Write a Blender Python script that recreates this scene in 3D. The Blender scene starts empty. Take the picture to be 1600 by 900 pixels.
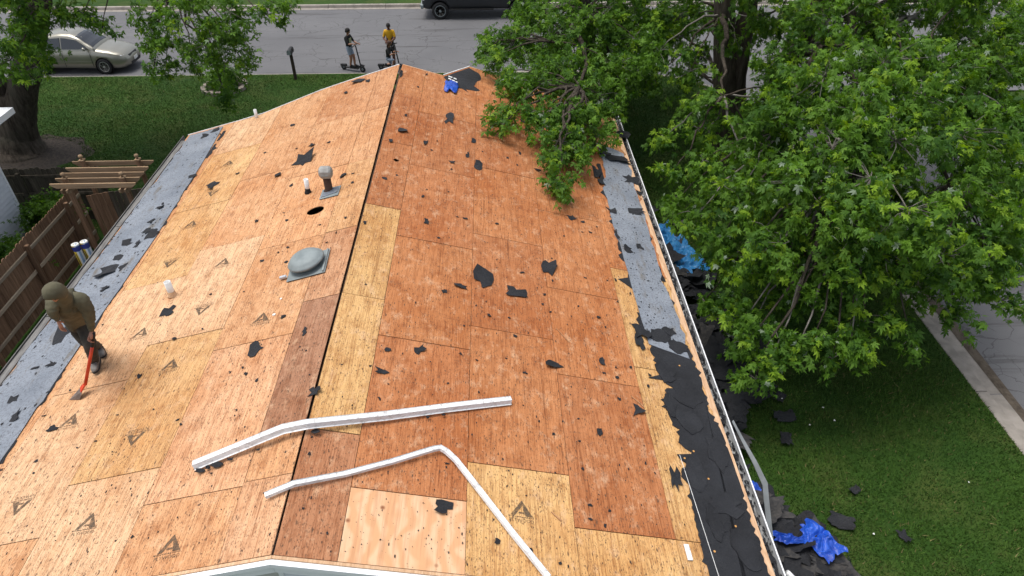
import bpy, bmesh, math, random
import numpy as np
from mathutils import Vector, Matrix, noise as mnoise
random.seed(7); RNG = np.random.default_rng(11)
SC = bpy.context.scene
COL = SC.collection
R = math.radians

# ---------------------------------------------------------------- camera
cam = bpy.data.cameras.new('camera'); cam.lens = 24.0; cam.sensor_width = 36.0
cam.clip_start = 0.1; cam.clip_end = 2000
cam_o = bpy.data.objects.new('camera', cam); COL.objects.link(cam_o)
cam_o.location = (0, 0, 10.8); cam_o.rotation_euler = (R(90-38.4), 0, R(-1.81))
SC.camera = cam_o

# ---------------------------------------------------------------- sky, sun, exposure
SUN_DIR = Vector((-0.26, 0.06, 0.96)).normalized()
elev = math.asin(SUN_DIR.z); azim = math.atan2(SUN_DIR.x, SUN_DIR.y)
W = bpy.data.worlds.new('World'); SC.world = W; W.use_nodes = True
nt = W.node_tree; nt.nodes.clear()
sky = nt.nodes.new('ShaderNodeTexSky'); sky.sky_type = 'NISHITA'; sky.sun_disc = False
sky.sun_elevation = elev; sky.sun_rotation = azim
sky.air_density = 1.0; sky.dust_density = 4.0; sky.ozone_density = 1.0
bg = nt.nodes.new('ShaderNodeBackground'); bg.inputs['Strength'].default_value = 0.15
wo = nt.nodes.new('ShaderNodeOutputWorld')
hs = nt.nodes.new('ShaderNodeHueSaturation'); hs.inputs['Saturation'].default_value = .5      # thin white overcast
nt.links.new(sky.outputs[0], hs.inputs['Color']); nt.links.new(hs.outputs[0], bg.inputs[0]); nt.links.new(bg.outputs[0], wo.inputs[0])
sl = bpy.data.lights.new('sun', 'SUN'); sl.energy = 1.5; sl.angle = R(30); sl.color = (1, .965, .91)
so = bpy.data.objects.new('sun', sl); COL.objects.link(so)
so.rotation_euler = SUN_DIR.to_track_quat('Z', 'Y').to_euler(); so.location = (-20, 20, 40)
SC.view_settings.view_transform = 'Standard'; SC.view_settings.look = 'None'
SC.view_settings.gamma = 1; SC.view_settings.exposure = 0.52

# ---------------------------------------------------------------- materials
def N(m, t, **kw):
    n = m.node_tree.nodes.new(t)
    for k, v in kw.items(): setattr(n, k, v)
    return n
def L(m, a, b): m.node_tree.links.new(a, b)
def newmat(name, col=(.5, .5, .5), rough=.8, metal=0, spec=.4):
    m = bpy.data.materials.new(name); m.use_nodes = True
    b = m.node_tree.nodes['Principled BSDF']
    b.inputs['Base Color'].default_value = (*col, 1); b.inputs['Roughness'].default_value = rough
    b.inputs['Metallic'].default_value = metal; b.inputs['Specular IOR Level'].default_value = spec
    return m, b
def coords(m, scale=(1, 1, 1), kind='Object', rand=False, src=None):
    mp = N(m, 'ShaderNodeMapping'); mp.inputs['Scale'].default_value = scale
    if src is None:
        tc = N(m, 'ShaderNodeTexCoord'); src = tc.outputs[kind]
    if rand:
        oi = N(m, 'ShaderNodeObjectInfo'); mu = N(m, 'ShaderNodeVectorMath', operation='SCALE')
        mu.inputs[0].default_value = (37., 91., 13.); L(m, oi.outputs['Random'], mu.inputs['Scale'])
        ad = N(m, 'ShaderNodeVectorMath', operation='ADD'); L(m, src, ad.inputs[0]); L(m, mu.outputs[0], ad.inputs[1]); src = ad.outputs[0]
    L(m, src, mp.inputs[0]); return mp.outputs[0]
def noise(m, vec, scale, detail=4, rough=.6):
    n = N(m, 'ShaderNodeTexNoise'); n.inputs['Scale'].default_value = scale
    n.inputs['Detail'].default_value = detail; n.inputs['Roughness'].default_value = rough
    L(m, vec, n.inputs['Vector']); return n.outputs['Fac']
def ramp(m, fac, a, b, c0=0., c1=1.):
    r = N(m, 'ShaderNodeMapRange'); r.inputs['From Min'].default_value = a; r.inputs['From Max'].default_value = b
    r.inputs['To Min'].default_value = c0; r.inputs['To Max'].default_value = c1
    L(m, fac, r.inputs['Value']); return r.outputs[0]
def mixc(m, fac, a, b, blend='MIX'):
    x = N(m, 'ShaderNodeMix', data_type='RGBA', blend_type=blend)
    for v, s in ((fac, 0), (a, 6), (b, 7)):
        if hasattr(v, 'is_linked'): L(m, v, x.inputs[s])
        elif s == 0: x.inputs[0].default_value = v
        else: x.inputs[s].default_value = (*v, 1)
    return x.outputs[2]
def math_(m, op, a, b=None):
    x = N(m, 'ShaderNodeMath', operation=op)
    for i, v in enumerate((a, b)):
        if v is None: continue
        if hasattr(v, 'is_linked'): L(m, v, x.inputs[i])
        else: x.inputs[i].default_value = v
    return x.outputs[0]
def bump(m, b, h, dist=.01, strength=.6):
    n = N(m, 'ShaderNodeBump'); n.inputs['Distance'].default_value = dist; n.inputs['Strength'].default_value = strength
    L(m, h, n.inputs['Height']); L(m, n.outputs[0], b.inputs['Normal'])
def noisy(name, c1, c2, scale=5, rough=.8, stretch=(1, 1, 1), bmp=0., bdist=.01, metal=0, kind='Object', rand=True, lo=.35, hi=.65, spec=.4):
    m, b = newmat(name, c1, rough, metal, spec)
    v = coords(m, stretch, kind, rand)
    f = noise(m, v, scale)
    L(m, mixc(m, ramp(m, f, lo, hi), c1, c2), b.inputs['Base Color'])
    if bmp: bump(m, b, f, bdist, bmp)
    return m

def mat_plywood():
    m, b = newmat('sheathing_plywood', rough=.88, spec=.2)
    oi = N(m, 'ShaderNodeObjectInfo'); base = oi.outputs['Color']
    geo = N(m, 'ShaderNodeNewGeometry').outputs['Position']
    def mul(k): return mixc(m, 1., base, k, 'MULTIPLY')
    def dark(c, k): return mixc(m, 1., c, k, 'MULTIPLY')
    g1 = noise(m, coords(m, (70, 2.6, 70), rand=True), 1.0, 5, .7)
    g3 = noise(m, coords(m, (11, .5, 11), rand=True), 1.0, 4, .6)
    gw = noise(m, coords(m, (1, .7, 1), src=geo), .75, 5, .62)          # stains that run on from sheet to sheet
    gm = noise(m, coords(m, (1, .8, 1), rand=True), 5.5, 5, .7)
    c = mixc(m, ramp(m, gw, .44, .68, 0, .9), base, mul((.80, .64, .50)))
    c = mixc(m, ramp(m, g3, .50, .70, 0, .3), c, mul((1.14, 1.12, 1.06)))
    c = mixc(m, ramp(m, g3, .50, .34, 0, .45), c, mul((.78, .70, .64)))
    c = mixc(m, ramp(m, g1, .46, .66, 0, .9), c, dark(c, (.52, .40, .33)))
    c = mixc(m, ramp(m, gm, .50, .70, 0, .8), c, dark(c, (.66, .54, .46)))
    # pale scuffs where the felt was scraped away
    gs = noise(m, coords(m, (3.2, 2.0, 3), rand=True), 2.0, 7, .75)
    c = mixc(m, ramp(m, gs, .53, .70, 0, .5), c, (.66, .45, .28))
    # long weathering lines
    g4 = noise(m, coords(m, (17, .20, 17), rand=True), 1.0, 4, .75)
    c = mixc(m, ramp(m, g4, .58, .72, 0, .75), c, dark(c, (.38, .28, .23)))
    # flecks of tar and granules, most of them drawn out along the grain
    for sc, st, th, msk, amt in ((10, .42, .10, (.44, .56), .85), (20, .36, .15, (.42, .54), .85), (36, .40, .20, (.40, .54), .8), (64, .5, .26, (.40, .56), .7)):
        v5 = coords(m, (1, st, 1), rand=True)
        vo = N(m, 'ShaderNodeTexVoronoi'); vo.inputs['Scale'].default_value = sc; L(m, v5, vo.inputs['Vector'])
        nz = noise(m, v5, sc*1.7, 3, .7)
        d = ramp(m, math_(m, 'ADD', vo.outputs['Distance'], math_(m, 'MULTIPLY', math_(m, 'SUBTRACT', nz, .5), .22)), th*.6, th*1.5, amt, 0)
        k = math_(m, 'MULTIPLY', d, ramp(m, noise(m, v5, sc*.21, 4, .7), *msk))
        c = mixc(m, k, c, (.075, .045, .03))
    # rows of old nail holes over the rafters
    sp = N(m, 'ShaderNodeSeparateXYZ'); L(m, geo, sp.inputs[0])
    wob = math_(m, 'ADD', sp.outputs[1], math_(m, 'MULTIPLY', math_(m, 'SUBTRACT', noise(m, coords(m, (1, 1, 1), src=geo), 3.0, 3), .5), .05))
    fr = math_(m, 'ABSOLUTE', math_(m, 'SUBTRACT', math_(m, 'FRACT', math_(m, 'DIVIDE', wob, .64)), .5))
    line = math_(m, 'MULTIPLY', ramp(m, fr, .010, .028, 1, 0), ramp(m, noise(m, coords(m, (1, .3, 1), src=geo), 26, 3, .7), .50, .64, 0, .4))
    c = mixc(m, line, c, (.10, .06, .04))
    L(m, c, b.inputs['Base Color'])
    bump(m, b, math_(m, 'ADD', g1, math_(m, 'MULTIPLY', gs, .7)), .007, .5)
    return m
def mat_cdx():
    m, b = newmat('pale_patch_plywood', rough=.8, spec=.25)
    v = coords(m, (1, 1, 1), rand=False)
    w = N(m, 'ShaderNodeTexWave', wave_type='BANDS', bands_direction='X'); w.inputs['Scale'].default_value = 1.6
    w.inputs['Distortion'].default_value = 9; w.inputs['Detail'].default_value = 2; w.inputs['Detail Scale'].default_value = 1.4
    L(m, v, w.inputs['Vector'])
    c = mixc(m, ramp(m, w.outputs['Fac'], .15, .9), (.60, .33, .17), (.66, .43, .26))
    vf = coords(m, (16, .8, 16)); gf = noise(m, vf, 1.5, 5, .65)
    c = mixc(m, ramp(m, gf, .46, .66, 0, .55), c, (.45, .22, .11))
    vo = N(m, 'ShaderNodeTexVoronoi'); vo.inputs['Scale'].default_value = 2.6; L(m, v, vo.inputs['Vector'])
    c = mixc(m, ramp(m, vo.outputs['Distance'], .045, .10, .9, 0), c, (.20, .07, .03))
    vo2 = N(m, 'ShaderNodeTexVoronoi'); vo2.inputs['Scale'].default_value = 22; L(m, v, vo2.inputs['Vector'])
    k = math_(m, 'MULTIPLY', ramp(m, vo2.outputs['Distance'], .1, .18, .8, 0), ramp(m, noise(m, v, 5), .5, .6))
    c = mixc(m, k, c, (.08, .04, .03))
    L(m, c, b.inputs['Base Color']); bump(m, b, gf, .004, .4); return m
def mat_underlay():
    m, b = newmat('grey_underlayment', rough=.75, spec=.3)
    v = coords(m, (1, 1, 1)); g = noise(m, v, 1.2, 4); g2 = noise(m, v, 28, 4, .7); g3 = noise(m, coords(m, (3, .8, 3)), 1.6, 5, .7)
    c = mixc(m, ramp(m, g, .3, .7), (.15, .172, .205), (.25, .275, .31))
    c = mixc(m, ramp(m, g2, .47, .66, 0, .7), c, (.085, .092, .105))
    c = mixc(m, ramp(m, g3, .56, .70, 0, .8), c, (.12, .10, .072))
    L(m, c, b.inputs['Base Color']); bump(m, b, math_(m, 'ADD', g2, g), .012, .5); return m
def mat_felt():
    m, b = newmat('black_felt', rough=.78, spec=.35)
    v = coords(m, rand=True); g = noise(m, v, 1.6, 5, .65); g2 = noise(m, v, 40, 4, .7)
    c = mixc(m, ramp(m, g, .35, .7), (.010, .0105, .013), (.022, .0235, .028))
    c = mixc(m, ramp(m, g2, .58, .78, 0, .5), c, (.05, .05, .05))
    L(m, c, b.inputs['Base Color']); g4 = noise(m, coords(m, (1, 3, 1), rand=True), 3.5, 6, .7); bump(m, b, math_(m, 'ADD', math_(m, 'ADD', g, g4), math_(m, 'MULTIPLY', g2, .3)), .03, 1.0); return m
def mat_grass():
    m, b = newmat('lawn_grass', rough=.9, spec=.15)
    v = coords(m); g = noise(m, v, .35, 5, .6); g2 = noise(m, v, 9, 5, .7); g3 = noise(m, v, .9, 4, .6)
    c = mixc(m, ramp(m, g, .35, .65), (.019, .052, .007), (.036, .080, .010))
    c = mixc(m, ramp(m, g3, .46, .66, 0, .55), c, (.075, .085, .022))
    c = mixc(m, ramp(m, g2, .35, .7, .0, .65), c, (.018, .040, .007))
    L(m, c, b.inputs['Base Color']); bump(m, b, g2, .03, .7); return m
def mat_asphalt():
    m, b = newmat('old_asphalt', rough=.88, spec=.3)
    v = coords(m); g = noise(m, v, .25, 4); g2 = noise(m, v, 60, 3, .8)
    c = mixc(m, ramp(m, g, .3, .7), (.112, .112, .117), (.148, .147, .151))
    c = mixc(m, ramp(m, g2, .42, .7, 0, .5), c, (.075, .075, .076))
    vs = coords(m, (.16, 2.2, 1)); gs = noise(m, vs, 1.0, 6, .7)
    c = mixc(m, ramp(m, gs, .57, .68, 0, .75), c, (.055, .053, .052))
    # cracks: distorted cell borders and long seams
    nv = N(m, 'ShaderNodeTexNoise'); nv.inputs['Scale'].default_value = 1.6; nv.inputs['Detail'].default_value = 5; L(m, v, nv.inputs['Vector'])
    vm = N(m, 'ShaderNodeVectorMath', operation='MULTIPLY_ADD'); vm.inputs[1].default_value = (.9, .9, 0); L(m, nv.outputs['Color'], vm.inputs[0]); L(m, v, vm.inputs[2])
    for sc, wd, lo, hi in ((.42, .006, .38, .46), (1.3, .011, .5, .6)):
        vo = N(m, 'ShaderNodeTexVoronoi', feature='DISTANCE_TO_EDGE'); vo.inputs['Scale'].default_value = sc; L(m, vm.outputs[0], vo.inputs['Vector'])
        k = math_(m, 'MULTIPLY', ramp(m, vo.outputs['Distance'], wd*.5, wd*1.5, .55, 0), ramp(m, noise(m, v, .5, 2), lo, hi))
        c = mixc(m, k, c, (.035, .034, .033))
    L(m, c, b.inputs['Base Color']); bump(m, b, g2, .006, .6); return m
def mat_bark():
    m, b = newmat('bark', rough=.95, spec=.1)
    v = coords(m, (9, 9, 1.4)); g = noise(m, v, 1.0, 6, .7); v2 = coords(m); g2 = noise(m, v2, 1.3, 3)
    c = mixc(m, ramp(m, g, .35, .65), (.028, .022, .017), (.10, .083, .066))
    c = mixc(m, ramp(m, g2, .5, .7, 0, .5), c, (.055, .055, .04))
    L(m, c, b.inputs['Base Color']); bump(m, b, g, .06, 1.0); return m
def mat_twig():
    return noisy('grey_twig_bark', (.10, .09, .075), (.19, .175, .155), 6, .9)
def mat_leaf():
    m, b = newmat('maple_leaf', rough=.62, spec=.22)
    at = N(m, 'ShaderNodeAttribute', attribute_name='tint'); L(m, at.outputs['Color'], b.inputs['Base Color'])
    tr = N(m, 'ShaderNodeBsdfTranslucent'); L(m, mixc(m, 1., at.outputs['Color'], (1.9, 1.9, .5), 'MULTIPLY'), tr.inputs[0])
    mx = N(m, 'ShaderNodeMixShader'); mx.inputs[0].default_value = .33
    out = m.node_tree.nodes['Material Output']
    L(m, b.outputs[0], mx.inputs[1]); L(m, tr.outputs[0], mx.inputs[2]); L(m, mx.outputs[0], out.inputs[0]); return m
def mat_blade():
    m, b = newmat('grass_blade', rough=.7, spec=.2)
    at = N(m, 'ShaderNodeAttribute', attribute_name='tint'); L(m, at.outputs['Color'], b.inputs['Base Color']); return m
def mat_wood(name, a, c, sc=(18, 18, 1.2)):
    m, b = newmat(name, rough=.85, spec=.2)
    oi = N(m, 'ShaderNodeObjectInfo')
    v = coords(m, sc, rand=True); g = noise(m, v, 1.0, 5, .65)
    col = mixc(m, ramp(m, g, .35, .68), a, c)
    k = ramp(m, oi.outputs['Random'], 0, 1, .72, 1.2)
    cc = N(m, 'ShaderNodeMix', data_type='RGBA', blend_type='MULTIPLY'); cc.inputs[0].default_value = 1
    L(m, col, cc.inputs[6]); L(m, k, cc.inputs[7]); L(m, cc.outputs[2], b.inputs['Base Color'])
    bump(m, b, g, .004, .5); return m
def mat_ink():
    m, b = newmat('stamp_ink', (.115, .085, .06), .9, 0, .1)
    v = coords(m, rand=True); g = noise(m, v, 30, 4, .75)
    tr = N(m, 'ShaderNodeBsdfTransparent'); mx = N(m, 'ShaderNodeMixShader')
    L(m, ramp(m, g, .34, .60, .32, .9), mx.inputs[0]); out = m.node_tree.nodes['Material Output']
    L(m, tr.outputs[0], mx.inputs[1]); L(m, b.outputs[0], mx.inputs[2]); L(m, mx.outputs[0], out.inputs[0]); return m
def mat_tarp(name, a, c):
    m, b = newmat(name, a, .38, 0, .5)
    v = coords(m, rand=True); g = noise(m, v, 3.0, 5, .65)
    L(m, mixc(m, ramp(m, g, .35, .7), a, c), b.inputs['Base Color']); bump(m, b, g, .08, .7); return m
def mat_wrap():
    m, b = newmat('printed_roll_wrap', (.7, .72, .75), .4)
    tc = N(m, 'ShaderNodeTexCoord'); sp = N(m, 'ShaderNodeSeparateXYZ'); L(m, tc.outputs['Object'], sp.inputs[0])
    c = (.62, .66, .70)
    z, x = sp.outputs[2], sp.outputs[0]
    def band(s, a, d): return math_(m, 'MULTIPLY', math_(m, 'GREATER_THAN', s, a), math_(m, 'LESS_THAN', s, d))
    c = mixc(m, band(x, -.09, -.03), c, (.62, .45, .03))
    c = mixc(m, band(x, .01, .06), c, (.22, .33, .47))
    c = mixc(m, band(z, .96, 1.10), c, (.02, .03, .18))
    c = mixc(m, math_(m, 'MULTIPLY', band(z, .3, .9), band(x, -.07, -.05)), c, (.05, .04, .04))
    L(m, c, b.inputs['Base Color']); return m

M = {}
M['ply'] = mat_plywood(); M['cdx'] = mat_cdx(); M['underlay'] = mat_underlay(); M['felt'] = mat_felt()
M['shingle'] = noisy('grey_granule_shingle', (.030, .030, .031), (.060, .056, .053), 14, .95, bmp=.8, bdist=.02); M['grass'] = mat_grass(); M['asphalt'] = mat_asphalt(); M['bark'] = mat_bark(); M['twig'] = mat_twig(); M['leaf'] = mat_leaf(); M['blade'] = mat_blade()
M['fence'] = mat_wood('brown_fence_wood', (.13, .075, .043), (.27, .165, .10))
M['fence_grey'] = mat_wood('weathered_fence_wood', (.055, .046, .034), (.13, .11, .082))
M['rail'] = mat_wood('pale_fence_rail_wood', (.27, .215, .15), (.42, .345, .25), (18, 1.2, 18))
M['arbor'] = mat_wood('arbor_wood', (.22, .145, .085), (.36, .25, .155), (1.2, 18, 18))
M['eavewood'] = noisy('bare_eave_wood', (.46, .27, .15), (.62, .42, .26), 4, .9, (8, 1, 8), .5)
def mat_white():
    m, b = newmat('white_coated_metal', rough=.45, spec=.45)
    v = coords(m); g = noise(m, v, 3, 4); g2 = noise(m, coords(m, (2, 2, 6)), 7, 6, .75)
    c = mixc(m, ramp(m, g, .35, .65), (.76, .77, .77), (.66, .67, .68))
    c = mixc(m, ramp(m, g2, .50, .66, 0, .7), c, (.30, .27, .24))
    L(m, c, b.inputs['Base Color']); return m
M['white'] = mat_white()
M['whitewood'] = noisy('white_painted_board', (.84, .85, .86), (.78, .80, .82), 3, .5, (1, 1, 1), .1)
M['siding'] = noisy('white_lap_siding', (.68, .70, .74), (.60, .63, .67), 2, .55)
M['gutter'] = noisy('dirty_grey_gutter', (.33, .34, .34), (.12, .115, .11), 5, .6, (2, .6, 2), lo=.42, hi=.75)
M['galv'] = noisy('galvanised_steel', (.25, .285, .285), (.17, .20, .205), 3.5, .6, metal=.15, spec=.4)
M['galv_light'] = noisy('pale_aluminium', (.55, .57, .60), (.44, .46, .49), 4, .45, metal=.3)
M['hoodmetal'] = noisy('weathered_vent_hood', (.36, .36, .34), (.24, .235, .22), 6, .6, metal=.2)
M['dullmetal'] = noisy('dull_grey_flashing', (.27, .285, .29), (.20, .21, .21), 4, .6, metal=.2)
M['rust'] = noisy('rusty_pipe', (.045, .028, .022), (.10, .05, .03), 9, .85)
M['pvc'] = noisy('white_pvc', (.78, .78, .77), (.66, .66, .64), 4, .4)
M['dark'], _ = newmat('attic_shade', (.012, .010, .009), .95)  # attic shade put into a near-black colour, so deck openings look black
M['rafter'] = noisy('old_rafter', (.10, .06, .035), (.05, .03, .02), 4, .9)
M['concrete'] = noisy('kerb_concrete', (.30, .27, .235), (.20, .18, .155), 3, .9, bmp=.4)
M['dirt'] = noisy('dirt', (.055, .042, .030), (.10, .08, .058), 7, .95, bmp=.8, bdist=.03)
M['mulch'] = noisy('leaf_litter', (.018, .013, .010), (.055, .042, .030), 16, .95, bmp=.9, bdist=.03)
M['ink'] = mat_ink()
M['tarp'] = mat_tarp('blue_tarp', (.008, .04, .30), (.016, .10, .55)); M['tarp2'] = mat_tarp('light_blue_tarp', (.012, .13, .34), (.03, .22, .48))
M['wrap'] = mat_wrap()
M['scrapwhite'] = noisy('white_scrap', (.75, .75, .72), (.6, .6, .58), 5, .7)
M['splinter'] = noisy('wood_splinter', (.40, .21, .10), (.30, .15, .07), 8, .85)
def flat(name, col, rough=.7, metal=0, spec=.4):
    m, _ = newmat(name, col, rough, metal, spec); return m
M['hoodie'] = noisy('olive_cotton', (.105, .096, .060), (.066, .060, .036), 5, .95, bmp=.6, bdist=.03)
M['trouser'] = noisy('dark_work_trousers', (.030, .026, .020), (.065, .056, .044), 5, .95, bmp=.5, bdist=.03)
M['skin'] = flat('skin', (.36, .17, .11), .55); M['skin2'] = flat('tan_skin', (.30, .15, .09), .55); M['skin3'] = flat('brown_skin', (.13, .055, .035), .55)
M['shoe'] = noisy('grey_shoe', (.22, .20, .18), (.10, .09, .08), 12, .8); M['sole'] = flat('black_sole', (.02, .02, .02), .8)
M['orange'] = noisy('orange_red_paint', (.62, .055, .012), (.50, .04, .01), 6, .45); M['grip'] = flat('black_rubber', (.012, .012, .013), .6)
M['blade_steel'] = noisy('worn_blade_steel', (.16, .12, .10), (.28, .22, .19), 9, .5, metal=.5)
M['black_tee'] = flat('black_cotton', (.012, .013, .013), .9); M['tee_print'] = flat('pale_shirt_print', (.32, .33, .20), .9)
M['denim'] = flat('light_denim', (.25, .30, .38), .9); M['yellow_tee'] = flat('yellow_cotton', (.55, .30, .012), .9)
M['hair'] = flat('dark_hair', (.010, .008, .007), .6); M['hair_brown'] = flat('brown_hair', (.06, .026, .015), .6)
M['dark_shorts'] = flat('dark_shorts', (.03, .028, .03), .9)
M['eye'] = flat('eye', (.02, .015, .012), .3)
M['carpaint'] = noisy('beige_metallic_paint', (.27, .26, .22), (.29, .28, .235), 1, .28, metal=.6, spec=.6)
M['glass'] = flat('dark_car_glass', (.012, .015, .018), .06, 0, .9)
M['tyre'] = flat('tyre_rubber', (.016, .016, .017), .85); M['rim'] = flat('alloy_rim', (.50, .51, .52), .35, .7)
M['trim'] = flat('black_plastic', (.02, .02, .02), .6); M['lamp'] = flat('headlamp_lens', (.62, .64, .66), .12, 0, .8); M['red'] = flat('red_lens', (.35, .01, .01), .2)
M['truckpaint'] = noisy('charcoal_truck_paint', (.022, .025, .029), (.026, .029, .033), 1, .3, metal=.3, spec=.6)
M['post'] = noisy('dark_stained_post', (.025, .018, .013), (.05, .036, .025), 6, .9, bmp=.4)
M['stone'] = noisy('ring_stone', (.30, .26, .22), (.20, .17, .145), 6, .95, bmp=.6)
M['soffit'] = flat('grey_gable_panel', (.55, .54, .51), .8)
M['oldboard'] = noisy('weathered_grey_board', (.20, .195, .185), (.10, .095, .09), 5, .9, (3, .5, 3), .4)
M['gold'] = flat('nail_plate', (.55, .28, .08), .5)

# ---------------------------------------------------------------- mesh helpers
LOCAL = [False]                # True while a thing is modelled in its own axes
def world_of(o):
    m = o.matrix_basis.copy()
    return world_of(o.parent) @ o.matrix_parent_inverse @ m if o.parent else m
def link(name, me, mat=None, parent=None, loc=None, smooth=False):
    o = bpy.data.objects.new(name, me); COL.objects.link(o)
    if mat is not None:
        for x in (mat if isinstance(mat, (list, tuple)) else [mat]): me.materials.append(x)
    if smooth: me.polygons.foreach_set('use_smooth', [True]*len(me.polygons))
    if loc is not None: o.location = loc
    if parent is not None:
        o.parent = parent
        if not LOCAL[0]: o.matrix_parent_inverse = world_of(parent).inverted()
    return o
def mesh(name, vs, fs, mat=None, parent=None, smooth=False, loc=None, mi=None):
    me = bpy.data.meshes.new(name); me.from_pydata([tuple(v) for v in vs], [], fs); me.validate(); 
    o = link(name, me, mat, parent, loc, smooth)
    if mi is not None: me.polygons.foreach_set('material_index', mi[:len(me.polygons)])
    me.update(); return o
def tag(o, label=None, cat=None, group=None, kind=None):
    if label: o['label'] = label
    if cat: o['category'] = cat
    if group: o['group'] = group
    if kind: o['kind'] = kind
    return o
def thing(name, label, cat, loc=(0, 0, 0), rz=0., group=None, local=False):
    o = bpy.data.objects.new(name, None); o.empty_display_size = .2; COL.objects.link(o)
    o.location = loc; o.rotation_euler = (0, 0, rz)
    return tag(o, label, cat, group)
class MB:
    """collects simple shapes; build() links them as one mesh"""
    def __init__(s): s.v = []; s.f = []; s.m = []
    def add(s, vs, fs, mi=0):
        b = len(s.v); s.v += [tuple(v) for v in vs]; s.f += [tuple(i+b for i in f) for f in fs]; s.m += [mi]*len(fs); return s
    def box(s, c, d, rot=None, mi=0):
        x, y, z = [k/2 for k in d]; q = [Vector(p) for p in ((-x,-y,-z),(x,-y,-z),(x,y,-z),(-x,y,-z),(-x,-y,z),(x,-y,z),(x,y,z),(-x,y,z))]
        if rot is not None: q = [rot @ p for p in q]
        q = [p+Vector(c) for p in q]
        return s.add(q, [(3,2,1,0),(4,5,6,7),(0,1,5,4),(1,2,6,5),(2,3,7,6),(3,0,4,7)], mi)
    def hull8(s, a, b, mi=0):      # two quads a (bottom) and b (top), same winding
        return s.add(list(a)+list(b), [(3,2,1,0),(4,5,6,7),(0,1,5,4),(1,2,6,5),(2,3,7,6),(3,0,4,7)], mi)
    def tube(s, pts, rad, n=8, mi=0, cap=True, flat=(1, 1)):
        pts = [Vector(p) for p in pts]; rad = rad if isinstance(rad, (list, tuple)) else [rad]*len(pts)
        rings = []; up = None
        for i, p in enumerate(pts):
            t = (pts[min(i+1, len(pts)-1)]-pts[max(i-1, 0)])
            t = t.normalized() if t.length > 1e-9 else Vector((0, 0, 1))
            if up is None: up = t.orthogonal().normalized()
            up = (up-t*up.dot(t)); up = up.normalized() if up.length > 1e-6 else t.orthogonal().normalized()
            w = t.cross(up); rings.append([p+(up*math.cos(a)*flat[0]+w*math.sin(a)*flat[1])*rad[i] for a in [2*math.pi*k/n for k in range(n)]])
        vs = [q for r in rings for q in r]; fs = []
        for i in range(len(pts)-1):
            for k in range(n): fs.append((i*n+k, i*n+(k+1) % n, (i+1)*n+(k+1) % n, (i+1)*n+k))
        if cap: fs.append(tuple(range(n-1, -1, -1))); fs.append(tuple((len(pts)-1)*n+k for k in range(n)))
        return s.add(vs, fs, mi)
    def lathe(s, prof, n=24, mat4=None, mi=0, caps=True):   # prof: (r, z) about Z
        vs = []; fs = []
        for r, z in prof:
            for k in range(n): vs.append(Vector((r*math.cos(2*math.pi*k/n), r*math.sin(2*math.pi*k/n), z)))
        for i in range(len(prof)-1):
            for k in range(n): fs.append((i*n+k, i*n+(k+1) % n, (i+1)*n+(k+1) % n, (i+1)*n+k))
        if caps and prof[0][0] > 1e-5: fs.append(tuple(range(n-1, -1, -1)))
        if caps and prof[-1][0] > 1e-5: fs.append(tuple((len(prof)-1)*n+k for k in range(n)))
        if mat4 is not None: vs = [mat4 @ v for v in vs]
        return s.add(vs, fs, mi)
    def prism(s, top, bot, mi=0):
        n = len(top); b = list(top)+list(bot)
        return s.add(b, [tuple(range(n)), tuple(range(2*n-1, n-1, -1))]+[(i, n+i, n+(i+1) % n, (i+1) % n) for i in range(n)], mi)
    def sphere(s, c, r, seg=12, ring=8, mi=0, rot=None):
        r = r if isinstance(r, (tuple, list)) else (r, r, r); vs = []; fs = []
        for i in range(ring+1):
            th = math.pi*i/ring
            for k in range(seg):
                ph = 2*math.pi*k/seg; p = Vector((r[0]*math.sin(th)*math.cos(ph), r[1]*math.sin(th)*math.sin(ph), r[2]*math.cos(th)))
                if rot is not None: p = rot @ p
                vs.append(p+Vector(c))
        for i in range(ring):
            for k in range(seg): fs.append((i*seg+k, (i+1)*seg+k, (i+1)*seg+(k+1) % seg, i*seg+(k+1) % seg))
        return s.add(vs, fs, mi)
    def build(s, name, mat, parent=None, smooth=False, loc=None, bevel=0):
        o = mesh(name, s.v, s.f, mat, parent, smooth, loc, s.m)
        bm = bmesh.new(); bm.from_mesh(o.data)
        if bevel:
            bmesh.ops.remove_doubles(bm, verts=bm.verts, dist=1e-5)
            bmesh.ops.bevel(bm, geom=[e for e in bm.edges if len(e.link_faces) == 2 and e.calc_face_angle(0) > .5], offset=bevel, segments=1, affect='EDGES', clamp_overlap=True)
        bmesh.ops.recalc_face_normals(bm, faces=bm.faces); bm.to_mesh(o.data); bm.free()
        return o
def evaluated(o, name):
    dg = bpy.context.evaluated_depsgraph_get(); me = bpy.data.meshes.new_from_object(o.evaluated_get(dg)); me.name = name; return me
def boolean_cut(o, cutter):
    md = o.modifiers.new('cut', 'BOOLEAN'); md.object = cutter; md.operation = 'DIFFERENCE'; md.solver = 'EXACT'
    me = evaluated(o, o.name); o.modifiers.clear(); old = o.data; o.data = me
    bpy.data.objects.remove(cutter); return o

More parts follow.
